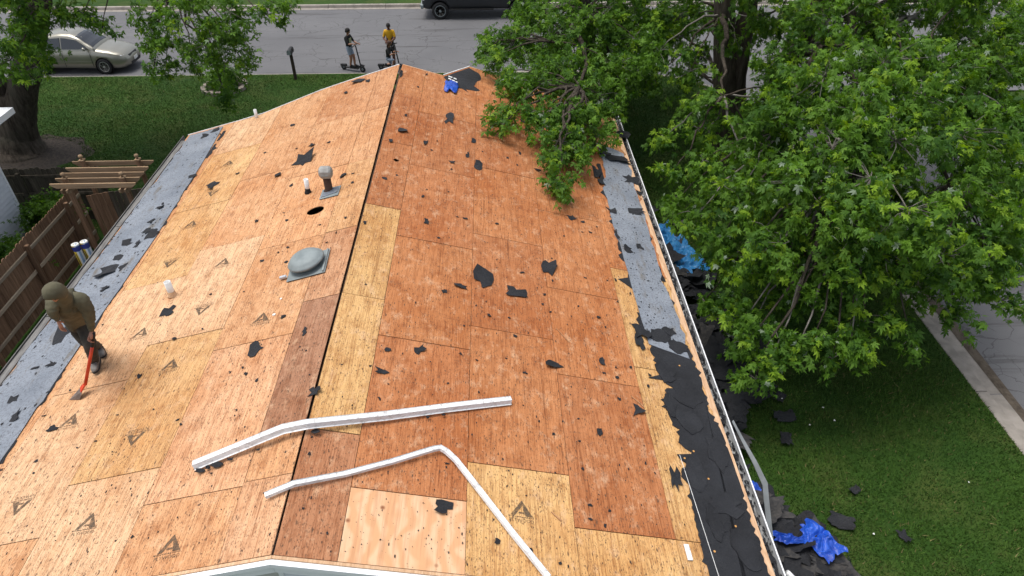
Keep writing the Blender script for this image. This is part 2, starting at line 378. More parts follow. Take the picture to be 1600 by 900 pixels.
# roof geometry: ridge runs along Y at x = RX; w = horizontal distance from the ridge line
RX, RZ, SL = -2.34, 4.31, .26
CS = 1/math.sqrt(1+SL*SL)
def P(side, w, y, h=0.):
    sg = 1 if side == 'R' else -1
    return Vector((RX+sg*(w+h*SL*CS), y, RZ-SL*w+h*CS))
def roof_rot(side):                      # local x downslope for R (upslope for L) = world +X-ish, y along the ridge, z the normal
    sg = 1 if side == 'R' else -1
    x = Vector((CS, 0, -sg*SL*CS)); z = Vector((sg*SL*CS, 0, CS)); y = z.cross(x)
    return Matrix((x, y, z)).transposed()
YN = 3.86
def yfar(side, w):
    if side == 'L':
        pts = [(0, 17.7), (2, 17.42), (3.65, 16.76), (6, 16.70)]
    else:
        pts = [(0, 17.7), (1.08, 17.58), (1.76, 18.66), (2.4, 18.55), (4.15, 18.05), (6, 17.6)]
    for (a, b), (c, d) in zip(pts, pts[1:]):
        if w <= c: return b+(d-b)*(w-a)/(c-a)
    return pts[-1][1]

# ---- positions measured on the deck, in the trees and on the worker
SCRAPS=[('R',0.06,16.93,0.083,0.485),('L',0.8,17.06,0.112,0.188),('L',1.31,16.66,0.112,0.182),('R',0.52,16.46,0.089,0.155),('R',0.68,17.37,0.094,0.169),('R',0.38,14.7,0.108,0.131),('R',1.33,15.04,0.202,0.619),('R',0.38,13.94,0.234,0.243),('R',0.19,13.34,0.1,0.171),('R',0.9,13.6,0.131,0.354),('R',1.13,13.81,0.054,0.121),('R',1.92,14.17,0.114,0.191),('R',1.8,13.44,0.082,0.206),('R',1.48,12.97,0.183,0.167),('R',2.04,13.05,0.19,0.34),('R',1.04,13.31,0.078,0.086),('R',2.27,14.81,0.149,0.17),('R',2.96,14.07,0.134,0.159),('R',2.67,13.72,0.086,0.122),('R',3.54,14.13,0.123,0.225),('R',3.11,15.85,0.163,0.19),('R',2.12,13.77,0.071,0.122),('R',2.88,13.49,0.072,0.12),('R',3.33,13.46,0.205,0.12),('L',1.68,13.22,0.481,0.583),('L',1.66,13.96,0.166,0.21),('L',2.43,15.42,0.167,0.164),('L',1.24,13.85,0.146,0.138),('L',1.08,17.26,0.343,0.288),('L',2.01,13.99,0.119,0.105),('L',2.82,14.22,0.107,0.109),('L',2.17,12.88,0.161,0.188),('L',3.24,13.48,0.157,0.135),('L',3.75,13.17,0.282,0.394),('R',0.24,11.75,0.148,0.119),('R',0.99,11.38,0.093,0.162),('R',1.11,10.53,0.123,0.188),('R',1.35,10.1,0.11,0.079),('R',1.05,11.67,0.06,0.096),('R',0.45,11.97,0.07,0.098),('L',0.62,12.06,0.143,0.197),('L',0.37,11.68,0.097,0.134),('L',0.41,12.05,0.114,0.084),('L',0.29,10.37,0.101,0.113),('L',0.76,10.36,0.117,0.091),('L',0.39,9.94,0.062,0.086),('L',0.51,9.7,0.098,0.062),('L',1.24,9.84,0.09,0.086),('L',1.39,9.75,0.064,0.084),('L',1.63,9.6,0.168,0.124),('L',2.15,11.07,0.131,0.127),('R',0.09,10.11,0.102,0.155),('L',1.62,11.13,0.114,0.051),('L',1.16,9.38,0.1,0.1),('L',0.85,7.86,0.153,0.143),('L',1.09,7.25,0.274,0.29),('L',0.41,7.41,0.073,0.177),('L',0.0,6.13,0.183,0.154),('L',1.38,6.86,0.062,0.068),('L',1.2,6.9,0.072,0.082),('L',1.11,6.75,0.091,0.107),('L',0.91,6.57,0.079,0.09),('L',2.19,8.03,0.059,0.084),('L',1.74,8.79,0.049,0.056),('R',0.33,8.45,0.056,0.062),('R',0.8,7.09,0.154,0.127),('R',1.23,7.18,0.177,0.183),('R',0.77,6.65,0.23,0.095),('R',1.1,8.22,0.047,0.076),('R',0.61,6.72,0.074,0.072),('R',0.79,6.17,0.055,0.055),('R',0.88,6.44,0.041,0.046),('R',1.4,6.99,0.035,0.051),('R',0.25,6.67,0.064,0.035),('L',0.3,6.97,0.06,0.055),('L',0.14,6.46,0.03,0.038),('R',1.8,10.9,0.141,0.154),('R',1.66,10.91,0.071,0.066),('R',2.39,10.94,0.134,0.089),('R',2.12,9.14,0.364,0.53),('R',1.78,8.84,0.247,0.152),('R',1.52,8.62,0.13,0.147),('R',2.66,8.97,0.479,0.296),('R',2.81,9.53,0.148,0.113),('R',3.3,9.84,0.262,0.434),('R',3.18,9.02,0.09,0.124),('R',3.06,9.17,0.068,0.072),('R',3.35,9.46,0.058,0.112),('R',3.12,8.76,0.088,0.102),('R',3.25,8.58,0.098,0.083),('R',2.24,8.23,0.121,0.124),('R',2.03,8.41,0.041,0.064),('R',2.19,8.55,0.041,0.065),('R',2.55,8.25,0.083,0.047),('R',2.64,7.83,0.111,0.104),('R',3.93,11.72,0.207,0.201),('R',4.14,11.65,0.124,0.1),('R',4.26,11.32,0.109,0.12),('R',4.09,11.26,0.081,0.071),('R',3.69,10.98,0.039,0.069),('R',3.75,8.87,0.057,0.07),('R',4.07,8.67,0.115,0.103),('R',4.16,8.45,0.091,0.083),('R',3.97,9.74,0.098,0.099),('R',4.39,9.78,0.062,0.059),('R',4.55,9.84,0.064,0.121),('R',4.4,8.98,0.059,0.072),('R',4.49,9.2,0.073,0.074),('R',1.82,7.25,0.073,0.067),('R',3.46,9.93,0.061,0.081),('R',3.39,10.14,0.061,0.061),('R',4.42,11.56,0.056,0.075),('R',4.98,10.96,0.194,0.256),('R',5.24,11.12,0.199,0.19),('R',5.43,12.49,0.4,0.222),('R',4.84,12.31,0.237,0.325),('R',4.81,11.43,0.071,0.441),('R',4.77,9.5,0.062,0.116),('R',4.87,9.15,0.062,0.092),('R',5.15,8.48,0.096,0.118),('R',4.8,8.47,0.353,0.405),('R',4.71,8.19,0.184,0.388),('R',3.75,6.16,0.094,0.186),('R',3.09,5.99,0.08,0.067),('R',3.43,5.48,0.069,0.072),('R',3.47,4.94,0.091,0.055),('R',3.71,4.89,0.067,0.065),('R',3.45,4.74,0.097,0.062),('R',3.62,4.67,0.057,0.071),('R',3.01,4.12,0.104,0.063),('R',4.69,5.51,0.205,0.36),('R',4.4,6.66,0.202,0.256),('R',3.47,6.34,0.056,0.048),('R',2.91,6.18,0.045,0.069),('R',3.24,6.24,0.03,0.058),('R',4.33,5.71,0.037,0.088),('R',4.43,5.57,0.037,0.054),('R',3.06,5.36,0.042,0.03),('R',4.82,4.56,0.043,0.054),('R',4.2,7.51,0.064,0.072),('R',4.44,7.56,0.076,0.074),('R',4.18,7.29,0.084,0.085),('R',4.14,6.85,0.081,0.118),('R',4.73,7.46,0.087,0.116),('R',4.66,7.2,0.096,0.112),('R',0.11,5.16,0.076,0.09),('R',0.19,4.43,0.065,0.054),('R',0.49,4.17,0.051,0.059),('R',1.68,4.66,0.232,0.203),('R',2.31,4.3,0.109,0.128),('R',2.69,4.23,0.059,0.095),('R',2.67,4.96,0.032,0.036),('R',0.8,6.15,0.047,0.065),('R',0.48,5.98,0.038,0.042),('R',2.08,6.55,0.062,0.072),('R',2.7,6.43,0.036,0.035),('R',0.1,5.4,0.057,0.047),('R',1.7,5.28,0.108,0.038),('R',1.04,4.16,0.034,0.03),('R',2.19,4.69,0.038,0.069),('R',3.23,7.35,0.359,0.167),('R',2.75,7.07,0.123,0.08),('R',3.98,7.6,0.084,0.205),('R',2.05,7.17,0.065,0.039),('R',3.98,7.34,0.104,0.085),('L',3.02,8.73,0.26,0.299),('L',2.63,7.94,0.169,0.116),('L',2.89,7.22,0.15,0.149),('L',4.25,8.79,0.083,0.057),('L',3.7,8.51,0.053,0.054),('L',3.92,6.49,0.218,0.12),('L',3.84,5.91,0.098,0.096),('L',3.75,5.7,0.064,0.046),('L',1.78,4.4,0.068,0.07),('L',1.9,6.13,0.121,0.049),('L',1.81,6.03,0.09,0.059),('L',2.92,6.48,0.065,0.039),('L',4.21,6.8,0.119,0.042),('L',4.33,5.88,0.089,0.036),('L',5.0,10.55,0.513,0.44),('L',4.94,10.94,0.229,0.205),('L',4.96,11.47,0.237,0.246),('L',4.67,11.79,0.238,0.227),('L',4.7,11.32,0.115,0.214),('L',4.75,12.18,0.226,0.266),('L',4.78,12.72,0.215,0.189),('L',4.77,12.87,0.126,0.128),('L',4.48,11.61,0.267,0.387),('L',4.45,13.91,0.227,0.215),('L',4.67,10.55,0.158,0.243),('L',4.93,8.74,0.284,0.497),('L',4.73,9.93,0.228,0.18),('L',5.03,7.99,0.189,0.069),('L',4.72,8.0,0.174,0.154),('L',5.01,7.32,0.207,0.186),('L',4.74,6.92,0.223,0.231),('L',4.88,6.8,0.074,0.071),('L',4.65,7.04,0.074,0.088),('L',4.97,16.25,0.215,0.271),('L',4.78,16.47,0.259,0.184),('R',5.09,15.08,0.31,0.361),('R',5.38,14.89,0.693,0.497),('R',5.54,13.95,0.434,0.454),('R',5.67,13.39,0.196,0.245),('R',4.71,14.01,0.225,0.711),('R',4.8,13.54,0.19,0.617),('R',5.76,16.41,0.377,0.41),('R',5.73,17.45,0.178,0.269),('R',1.48,12.66,0.077,0.108),('R',1.45,11.74,0.073,0.097),('L',1.73,12.22,0.138,0.145),('L',1.49,10.81,0.097,0.098),('R',1.85,7.87,0.058,0.059),('R',2.48,7.31,0.067,0.054),('R',1.66,6.62,0.052,0.06),('R',3.44,5.93,0.063,0.055),('L',3.29,6.01,0.086,0.061),('L',3.03,6.05,0.064,0.049),('L',2.36,8.94,0.077,0.077),('L',1.05,6.09,0.067,0.06),('L',2.36,6.44,0.074,0.052),('L',1.07,5.1,0.053,0.039),('L',4.03,7.25,0.074,0.06)]
MAPLE_CLUMPS=[(6.64,9.43,2.4,0.585),(5.77,10.1,2.5,0.6240000000000001),(5.13,10.72,2.9,0.6240000000000001),(8.09,10.37,2.7,0.6240000000000001),(9.04,10.39,2.9,0.663),(4.65,11.37,3.0,0.5459999999999999),(4.23,11.92,3.2,0.42900000000000005),(9.34,10.42,3.4,0.7020000000000001),(8.05,9.76,3.6,0.7020000000000001),(7.15,10.03,3.5,0.741),(6.22,9.94,3.3,0.7020000000000001),(5.3,10.26,3.6,0.741),(4.87,11.78,3.8,0.663),(4.63,13.34,3.7,0.46799999999999997),(10.68,11.94,3.6,0.78),(8.81,10.81,4.3,0.78),(7.18,9.87,4.5,0.78),(6.21,9.8,4.3,0.78),(5.71,10.97,4.4,0.8190000000000001),(5.36,12.62,4.5,0.7020000000000001),(11.81,13.98,4.2,0.8580000000000001),(8.93,11.76,5.0,0.8580000000000001),(7.32,11.14,5.2,0.8580000000000001),(6.27,11.31,5.0,0.8580000000000001),(5.8,12.73,5.0,0.78),(13.33,17.71,4.8,0.78),(9.4,13.72,5.5,0.9359999999999999),(8.05,13.58,5.7,0.9359999999999999),(6.72,13.19,5.6,0.8580000000000001),(9.17,15.83,5.9,0.9359999999999999),(7.67,15.42,5.9,0.8580000000000001),(10.97,16.6,5.8,0.8580000000000001),(11.84,15.36,5.0,0.7020000000000001),(6.55,15.11,5.3,0.5459999999999999),(5.47,20.23,4.6,0.7020000000000001),(5.37,17.81,4.0,0.5459999999999999),(4.52,18.17,4.4,0.5459999999999999),(5.74,12.32,3.0,0.6240000000000001),(6.21,10.98,3.0,0.6240000000000001),(8.17,12.18,5.6,0.78),(6.96,12.09,5.4,0.78),(5.08,9.94,2.0,0.23399999999999999),(6.57,10.29,4.9,0.7020000000000001),(6.54,10.32,2.3,0.39),(10.07,10.83,2.3,0.31200000000000006),(5.4,15.79,3.8,0.46799999999999997),(10.28,12.1,4.4,0.6240000000000001),(5.93,21.57,3.6,0.6240000000000001),(6.83,21.51,3.0,0.46799999999999997),(6.66,18.52,4.6,0.46799999999999997),(7.21,18.31,5.0,0.5459999999999999),(6.74,15.48,4.4,0.5459999999999999),(7.02,22.15,4.0,0.46799999999999997),(10.23,10.75,3.0,0.6240000000000001),(14.4,18.0,4.0,0.78),(15.32,19.91,4.6,0.7020000000000001),(11.05,14.59,4.4,0.7020000000000001),(7.52,17.53,5.4,0.5459999999999999),(5.25,13.82,2.6,0.46799999999999997),(4.18,13.23,2.8,0.23399999999999999),(5.71,13.87,3.4,0.5459999999999999),(5.23,15.98,3.2,0.39),(8.32,9.46,2.8,0.3),(7.55,9.05,2.4,0.3),(6.46,8.93,2.3,0.3),(5.8,9.04,2.3,0.35),(5.21,9.34,2.2,0.3),(4.84,9.79,2.3,0.3),(4.64,11.04,2.6,0.35),(9.24,9.94,3.0,0.35),(4.36,14.61,2.6,0.22),(4.76,10.5,2.2,0.28),(4.27,10.68,1.9,0.18),(4.73,9.33,1.9,0.24),(5.1,8.97,1.9,0.2),(5.54,9.0,2.1,0.26),(6.09,8.73,2.1,0.22),(6.68,8.88,2.1,0.22),(8.56,9.37,2.4,0.25),(9.5,9.66,2.6,0.3),(4.42,15.88,3.0,0.25),(5.27,17.58,3.2,0.35),(4.75,18.95,3.2,0.3),(4.81,8.78,1.6,0.16),(9.73,11.8,2.1,0.7722000000000001),(8.62,12.09,2.0,0.8151),(6.41,12.39,2.1,0.8151),(5.91,14.31,2.3,0.7293000000000001),(5.61,16.15,2.2,0.5148),(12.91,14.43,2.1,0.8580000000000001),(10.84,13.3,2.8,0.8580000000000001),(8.89,12.22,3.0,0.8580000000000001),(7.64,12.06,2.8,0.8580000000000001),(7.05,13.54,2.9,0.9009000000000001),(6.64,15.62,3.0,0.7722000000000001),(14.49,17.16,2.7,0.9438000000000002),(11.24,14.8,3.5,0.9438000000000002),(9.28,14.12,3.7,0.9438000000000002),(7.9,14.24,3.5,0.9438000000000002),(7.31,16.02,3.5,0.8580000000000001),(16.67,22.13,3.3,0.8580000000000001),(12.06,17.6,4.0,1.0296),(10.41,17.58,4.2,1.0296),(8.66,17.0,4.1,0.9438000000000002),(11.98,20.68,4.4,1.0296),(10.01,20.14,4.4,0.9438000000000002),(14.26,21.57,4.3,0.9438000000000002),(14.9,19.34,3.5,0.7722000000000001),(8.34,19.24,3.8,0.6006),(6.8,25.12,3.1,0.7722000000000001),(6.55,21.74,2.5,0.6006),(5.59,22.43,2.9,0.6006),(10.53,15.7,4.1,0.8580000000000001),(8.9,15.45,3.9,0.8580000000000001),(8.24,12.91,3.4,0.7722000000000001),(6.55,19.17,2.3,0.5148),(12.69,14.94,2.9,0.6864000000000001),(7.16,26.06,2.1,0.6864000000000001),(8.28,23.0,3.1,0.5148),(9.07,23.05,3.5,0.6006),(8.32,19.11,2.9,0.6006),(8.57,27.04,2.5,0.5148),(17.58,21.97,2.5,0.8580000000000001),(19.02,24.73,3.1,0.7722000000000001),(13.64,18.01,2.9,0.7722000000000001),(9.61,22.4,3.9,0.6006)]
CORNER_CLUMPS=[(3.06,20.3,4.6,1.1),(1.69,19.28,4.4,0.8),(0.6,19.09,4.3,0.65),(0.07,19.14,4.2,0.35),(0.21,15.2,4.0,0.2),(1.0,16.56,4.2,0.7),(2.07,17.46,4.0,0.9),(3.38,18.35,4.0,0.8),(1.21,14.88,4.1,0.6),(1.98,14.94,3.9,0.7),(1.38,12.83,3.75,0.22),(1.57,13.8,3.9,0.5),(2.49,15.8,3.5,0.55),(4.08,19.51,4.3,0.7),(1.42,20.96,4.6,0.7),(4.28,20.87,4.6,0.7),(2.82,16.66,3.8,0.7),(-0.11,19.94,4.2,0.3),(2.46,14.91,3.5,0.3),(4.11,19.17,3.5,0.5),(3.65,24.23,3.4,1.1),(2.0,22.9,3.2,0.8),(0.71,22.61,3.1,0.65),(2.43,20.54,2.8,0.9),(3.98,21.58,2.8,0.8),(4.83,23.11,3.1,0.7),(1.7,25.02,3.4,0.7),(5.11,24.91,3.4,0.7),(5.25,23.94,2.6,0.8),(6.27,24.73,3.0,0.9),(3.85,20.47,2.4,0.6),(2.26,21.1,3.2,0.7),(5.06,21.46,2.2,0.4),(0.59,16.25,4.0,0.3),(0.41,15.49,4.0,0.25),(0.24,14.72,3.95,0.25),(1.41,13.6,3.85,0.3),(1.27,13.11,3.8,0.25),(1.3,12.46,3.7,0.22),(1.7,14.44,3.9,0.4),(1.1,14.25,4.0,0.3),(1.88,13.88,3.7,0.28),(0.55,17.43,4.2,0.4),(0.06,18.14,4.2,0.25),(-0.29,18.89,4.2,0.2)]
LEFT_CLUMPS=[(-12.22,18.29,5.2,0.7),(-12.25,19.12,4.6,0.45),(-12.11,17.43,4.6,0.6),(-12.62,19.34,4.0,0.35),(-11.46,19.22,5.4,0.5),(-10.91,19.32,5.2,0.35),(-12.01,18.54,5.6,0.6),(-10.52,19.24,4.8,0.3),(-13.24,19.97,3.5,0.4),(-12.01,17.43,5.0,0.5),(-9.0,18.98,5.2,0.6),(-7.71,18.54,5.4,0.7),(-6.71,18.51,5.4,0.6),(-5.86,18.88,5.2,0.35),(-8.34,18.74,4.6,0.6),(-7.41,18.46,4.6,0.65),(-6.65,18.34,4.8,0.5),(-8.17,18.71,4.0,0.45),(-7.29,18.68,4.0,0.5),(-8.98,18.71,4.7,0.35),(-7.58,18.84,3.4,0.4),(-6.63,18.35,4.2,0.3),(-8.87,18.73,4.0,0.3),(-7.55,18.91,2.9,0.16),(-5.72,19.73,5.2,0.25),(-9.04,18.27,4.0,0.2)]
J={'footA':(-6.101,7.6,3.416),'ankA':(-6.139,7.68,3.461),'kneeA':(-5.943,7.5,3.919),'hipA':(-6.07,7.75,4.101),'footB':(-6.18,7.95,3.379),'ankB':(-6.252,8.05,3.383),'kneeB':(-6.173,7.75,3.783),'hipB':(-6.293,7.85,4.006),'pel':(-6.168,7.8,4.098),'chest':(-5.863,7.4,4.793),'neck':(-5.683,7.15,5.139),'head':(-5.606,6.95,5.372),'shA':(-5.576,7.3,4.969),'elA':(-5.573,7.3,4.685),'haA':(-5.662,7.3,4.381),'shB':(-5.82,7.15,5.088),'elB':(-5.842,7.05,4.996),'haB':(-5.878,7.1,4.764),'grip':(-5.643,7.28,4.338),'sh1':(-5.7,7.22,4.163),'sh2':(-6.001,7.12,3.512)}
STAMPS=[('L',3.686,14.18),('L',3.619,12.808),('L',3.679,11.643),('L',3.619,10.287),('L',2.439,9.871),('L',2.39,8.545),('L',2.45,7.328),('L',3.337,8.311),('L',3.673,6.579),('L',2.437,5.959),('L',3.654,5.178),('L',2.488,4.731),('L',1.243,4.202),('L',1.214,7.967),('R',2.605,4.753)]

# ================================================================ SETTING: ground, roads, kerbs
def rounded_lawn():
    pts = [(-120, 28.35), (-7, 28.4), (1, 28.3)]
    cx, cy, r = 4.9, 22.9, 5.35
    for k in range(0, 13):
        a = R(90-k*90/12); pts.append((cx+r*math.cos(a), cy+r*math.sin(a)))
    pts += [(10.22, 14), (10.2, -60), (-120, -60)]
    return pts
LAWN = rounded_lawn()
mesh('ground', [(-900, -900, -.16), (900, -900, -.16), (900, 900, -.16), (-900, 900, -.16)], [(0, 1, 2, 3)], M['grass']); bpy.data.objects['ground']['kind'] = 'structure'
def sheet(name, pts, z, mat, skirt=.0):
    vs = [(x, y, z) for x, y in pts]; n = len(pts); fs = [tuple(range(n))]
    if skirt:
        vs += [(x, y, z-skirt) for x, y in pts]; fs += [(i, n+i, n+(i+1) % n, (i+1) % n) for i in range(n)]
    mb = MB().add(vs, fs); o = mb.build(name, mat); o['kind'] = 'structure'
    if o.data.polygons[0].normal.z < 0: o.data.flip_normals()
    return o
sheet('road', [(-200, -60), (20.2, -60), (20.2, 26), (200, 26), (200, 38.0), (-200, 38.0)], -.10, M['asphalt'])
sheet('lawn', LAWN, 0., M['grass'], .14)
sheet('far_lawn', [(-200, 38.25), (200, 38.25), (200, 140), (-200, 140)], .02, M['grass'], .17)
sheet('side_lawn', [(20.5, -60), (200, -60), (200, 25.6), (24, 25.6), (21.2, 24.2), (20.5, 21.5)], .02, M['grass'], .17)
# kerbs: one piece per cast segment
def kerb(name, path, width, z, seg, inward):
    root = thing(name, None, None); root['kind'] = 'structure'
    pts = [Vector((x, y, 0)) for x, y in path]; cum = [0]
    for a, b in zip(pts, pts[1:]): cum.append(cum[-1]+(b-a).length)
    def at(d):
        for i in range(len(pts)-1):
            if d <= cum[i+1]+1e-6:
                t = (d-cum[i])/(cum[i+1]-cum[i]); return pts[i].lerp(pts[i+1], t), (pts[i+1]-pts[i]).normalized()
        return pts[-1], (pts[-1]-pts[-2]).normalized()
    n = max(1, int(cum[-1]/seg)); d = cum[-1]/n
    for i in range(n):
        p0, t0 = at(i*d+.012); p1, t1 = at((i+1)*d-.012); n0 = Vector((-t0.y, t0.x, 0))*inward; n1 = Vector((-t1.y, t1.x, 0))*inward
        h = random.uniform(-.006, .006)
        prof = [(0, -.2), (0, z-.02), (.02, z), (width*.42, z-.005), (width*.5, -.088), (width, -.094), (width, -.2)]
        vs = [p0+n0*a+Vector((0, 0, b+h)) for a, b in prof]+[p1+n1*a+Vector((0, 0, b+h)) for a, b in prof]; k = len(prof)
        MB().add(vs, [(j, j+1, k+j+1, k+j) for j in range(k-1)]+[tuple(range(k-1, -1, -1)), tuple(range(k, 2*k))]).build('kerb_segment', M['concrete'], root)
arc = LAWN[3:16]
kerb('side_kerb', [arc[-1], (10.22, 14), (10.2, -10)], .62, .015, 3.0, 1)
kerb('corner_kerb', [(1, 28.3)]+arc, .42, .012, 1.6, 1)
kerb('near_kerb', [(-40, 28.35), (-7, 28.4), (1, 28.3)], .16, .004, 3.0, 1)
kerb('far_kerb', [(-45, 38.25), (40, 38.25)], .5, .05, 3.0, -1)
sheet('gutter_dirt', [(10.80, -10), (11.05, -10), (11.0, 8), (11.12, 13), (11.0, 18), (10.84, 18)], -.092, M['dirt'])
sheet('leaf_litter_strip', [(-10.9, 4), (-7.4, 4), (-7.4, 15), (-9, 15.6), (-10.9, 15.4)], .006, M['mulch'])
dp = [(-15.6+1.9*math.cos(a)*random.uniform(.75, 1.2), 21.2+1.5*math.sin(a)*random.uniform(.75, 1.2)) for a in [2*math.pi*k/26 for k in range(26)]]
sheet('bare_root_dirt', dp, .006, M['mulch'])

# grass blades in the parts of the lawn that can be seen
def inside(poly, x, y):
    c = np.zeros(len(x), bool); j = len(poly)-1
    for i in range(len(poly)):
        xi, yi = poly[i]; xj, yj = poly[j]
        c ^= ((yi > y) != (yj > y)) & (x < (xj-xi)*(y-yi)/(yj-yi+1e-12)+xi); j = i
    return c
def np_mesh(name, V, F, mat, parent=None, tint=None, k=4):
    me = bpy.data.meshes.new(name); nv = len(V); nf = len(F)
    me.vertices.add(nv); me.vertices.foreach_set('co', V.astype(np.float32).ravel())
    me.loops.add(nf*k); me.loops.foreach_set('vertex_index', F.astype(np.int32).ravel())
    me.polygons.add(nf); me.polygons.foreach_set('loop_start', np.arange(0, nf*k, k, dtype=np.int32))
    me.polygons.foreach_set('loop_total', np.full(nf, k, np.int32))
    me.update(calc_edges=True)
    if tint is not None:
        a = me.attributes.new('tint', 'FLOAT_COLOR', 'POINT'); a.data.foreach_set('color', np.c_[tint, np.ones(nv)].astype(np.float32).ravel())
    return link(name, me, mat, parent)
def grass(name, n, box, hmin, hmax, wid, extra=None):
    x = RNG.uniform(box[0], box[1], n); y = RNG.uniform(box[2], box[3], n)
    ok = inside(LAWN, x, y) & ~((x > -7.6) & (x < 3.2) & (y < 17.4)) & ~((x < -7.4) & (x > -10.9) & (y < 15.4))
    ok &= ~(((x+15.6)/1.7)**2+((y-21.2)/1.3)**2 < 1)
    x, y = x[ok], y[ok]; n = len(x)
    cl = np.array([mnoise.noise((a*.55, b*.55, 3.)) for a, b in zip(x[::1], y[::1])])
    a = RNG.uniform(0, 2*np.pi, n); h = RNG.uniform(hmin, hmax, n)*(1+.7*np.clip(cl, -1, 1)); w = wid*RNG.uniform(.6, 1.3, n)
    ln = RNG.normal(0, .5, (n, 2))*h[:, None]
    b = np.c_[x, y, np.zeros(n)]; d = np.c_[np.cos(a), np.sin(a), np.zeros(n)]*w[:, None]/2
    V = np.stack([b-d, b+d, b+np.c_[ln, h]], 1).reshape(-1, 3); F = np.arange(3*n).reshape(-1, 3)
    g = np.clip(RNG.normal(.5, .25, n)+cl*.75, 0, 1.25)[:, None]
    t = (1-g)*np.array([.018, .054, .007])+g*np.array([.058, .118, .016])
    dry = (RNG.random(n) < .03+.08*np.clip(cl-.1, 0, 1))[:, None]; t = np.where(dry, np.array([.17, .15, .06]), t)
    o = np_mesh(name, V, F, M['blade'], None, np.repeat(t, 3, 0), 3)
    return tag(o, kind='stuff')
grass('side_lawn_grass', 230000, (3.3, 10.25, 4.5, 28), .025, .075, .020)
grass('front_lawn_grass', 230000, (-21, 4, 16.5, 28.3), .02, .055, .024)

# ================================================================ HOUSE
house = thing('house', 'low house seen from above, its gable roof stripped to bare orange plywood', 'house', (RX, 10.5, 0))
# walls with gable ends; the attic inside stays closed and dark
mb = MB()
pent = [(-7.35, 0), (2.95, 0), (2.95, 2.80), (RX, 4.12), (-7.35, 2.80)]
wl = [Vector((x, 4.22, z)) for x, z in pent]; wf = [Vector((x, 16.4, z)) for x, z in pent]
mb.add(wl+wf, [(0, 1, 2, 3, 4), (9, 8, 7, 6, 5), (0, 5, 6, 1), (1, 6, 7, 2), (4, 9, 5, 0)]); mb.build('wall', M['siding'], house)
# rafters under the sheathing and an attic floor
mb = MB()
for y in np.arange(4.58, 17.0, .61):
    for sd in 'LR':
        a = P(sd, .04, y, -.03); b = P(sd, 5.5, y, -.03); u = Vector((0, .02, 0)); dn = Vector((0, 0, -.13))
        mb.hull8([a-u+dn, b-u+dn, b+u+dn, a+u+dn], [a-u, b-u, b+u, a+u])
o = mb.build('rafters', M['rafter'], house); o['kind'] = 'stuff'
MB().box((-2.2, 10.35, 2.70), (10.2, 11.9, .06)).build('attic_floor', M['dark'], house)
MB().box((RX, 10.8, RZ-.17), (.04, 13.4, .2)).build('ridge_board', M['rafter'], house)

# ---- plywood sheets, each one an object
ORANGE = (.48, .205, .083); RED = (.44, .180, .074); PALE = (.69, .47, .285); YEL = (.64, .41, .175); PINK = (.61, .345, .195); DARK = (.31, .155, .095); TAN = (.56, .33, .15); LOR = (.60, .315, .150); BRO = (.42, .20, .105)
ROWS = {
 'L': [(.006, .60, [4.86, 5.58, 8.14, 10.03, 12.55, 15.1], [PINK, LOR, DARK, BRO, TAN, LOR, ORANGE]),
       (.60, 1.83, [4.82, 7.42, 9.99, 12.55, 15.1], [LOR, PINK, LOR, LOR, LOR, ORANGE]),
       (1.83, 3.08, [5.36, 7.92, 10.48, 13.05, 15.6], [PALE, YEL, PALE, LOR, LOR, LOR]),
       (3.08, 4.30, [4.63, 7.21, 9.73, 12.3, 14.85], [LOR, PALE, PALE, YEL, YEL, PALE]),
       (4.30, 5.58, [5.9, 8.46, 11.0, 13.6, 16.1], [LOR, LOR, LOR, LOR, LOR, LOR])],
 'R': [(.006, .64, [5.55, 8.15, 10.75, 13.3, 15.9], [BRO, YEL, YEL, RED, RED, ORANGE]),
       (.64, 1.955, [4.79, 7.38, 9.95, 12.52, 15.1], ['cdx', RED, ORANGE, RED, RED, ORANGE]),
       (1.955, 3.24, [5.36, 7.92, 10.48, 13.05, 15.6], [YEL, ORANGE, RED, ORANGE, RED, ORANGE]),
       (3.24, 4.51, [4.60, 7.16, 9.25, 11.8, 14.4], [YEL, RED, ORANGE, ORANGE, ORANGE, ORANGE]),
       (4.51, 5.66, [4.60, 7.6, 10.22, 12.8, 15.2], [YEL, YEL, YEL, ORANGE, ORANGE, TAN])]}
SHEETS = []
def sheet_at(side, w, y):
    for o, s, a, b, c, d in SHEETS:
        if s == side and a <= w <= b and c <= y <= d: return o
    return SHEETS[0][0]
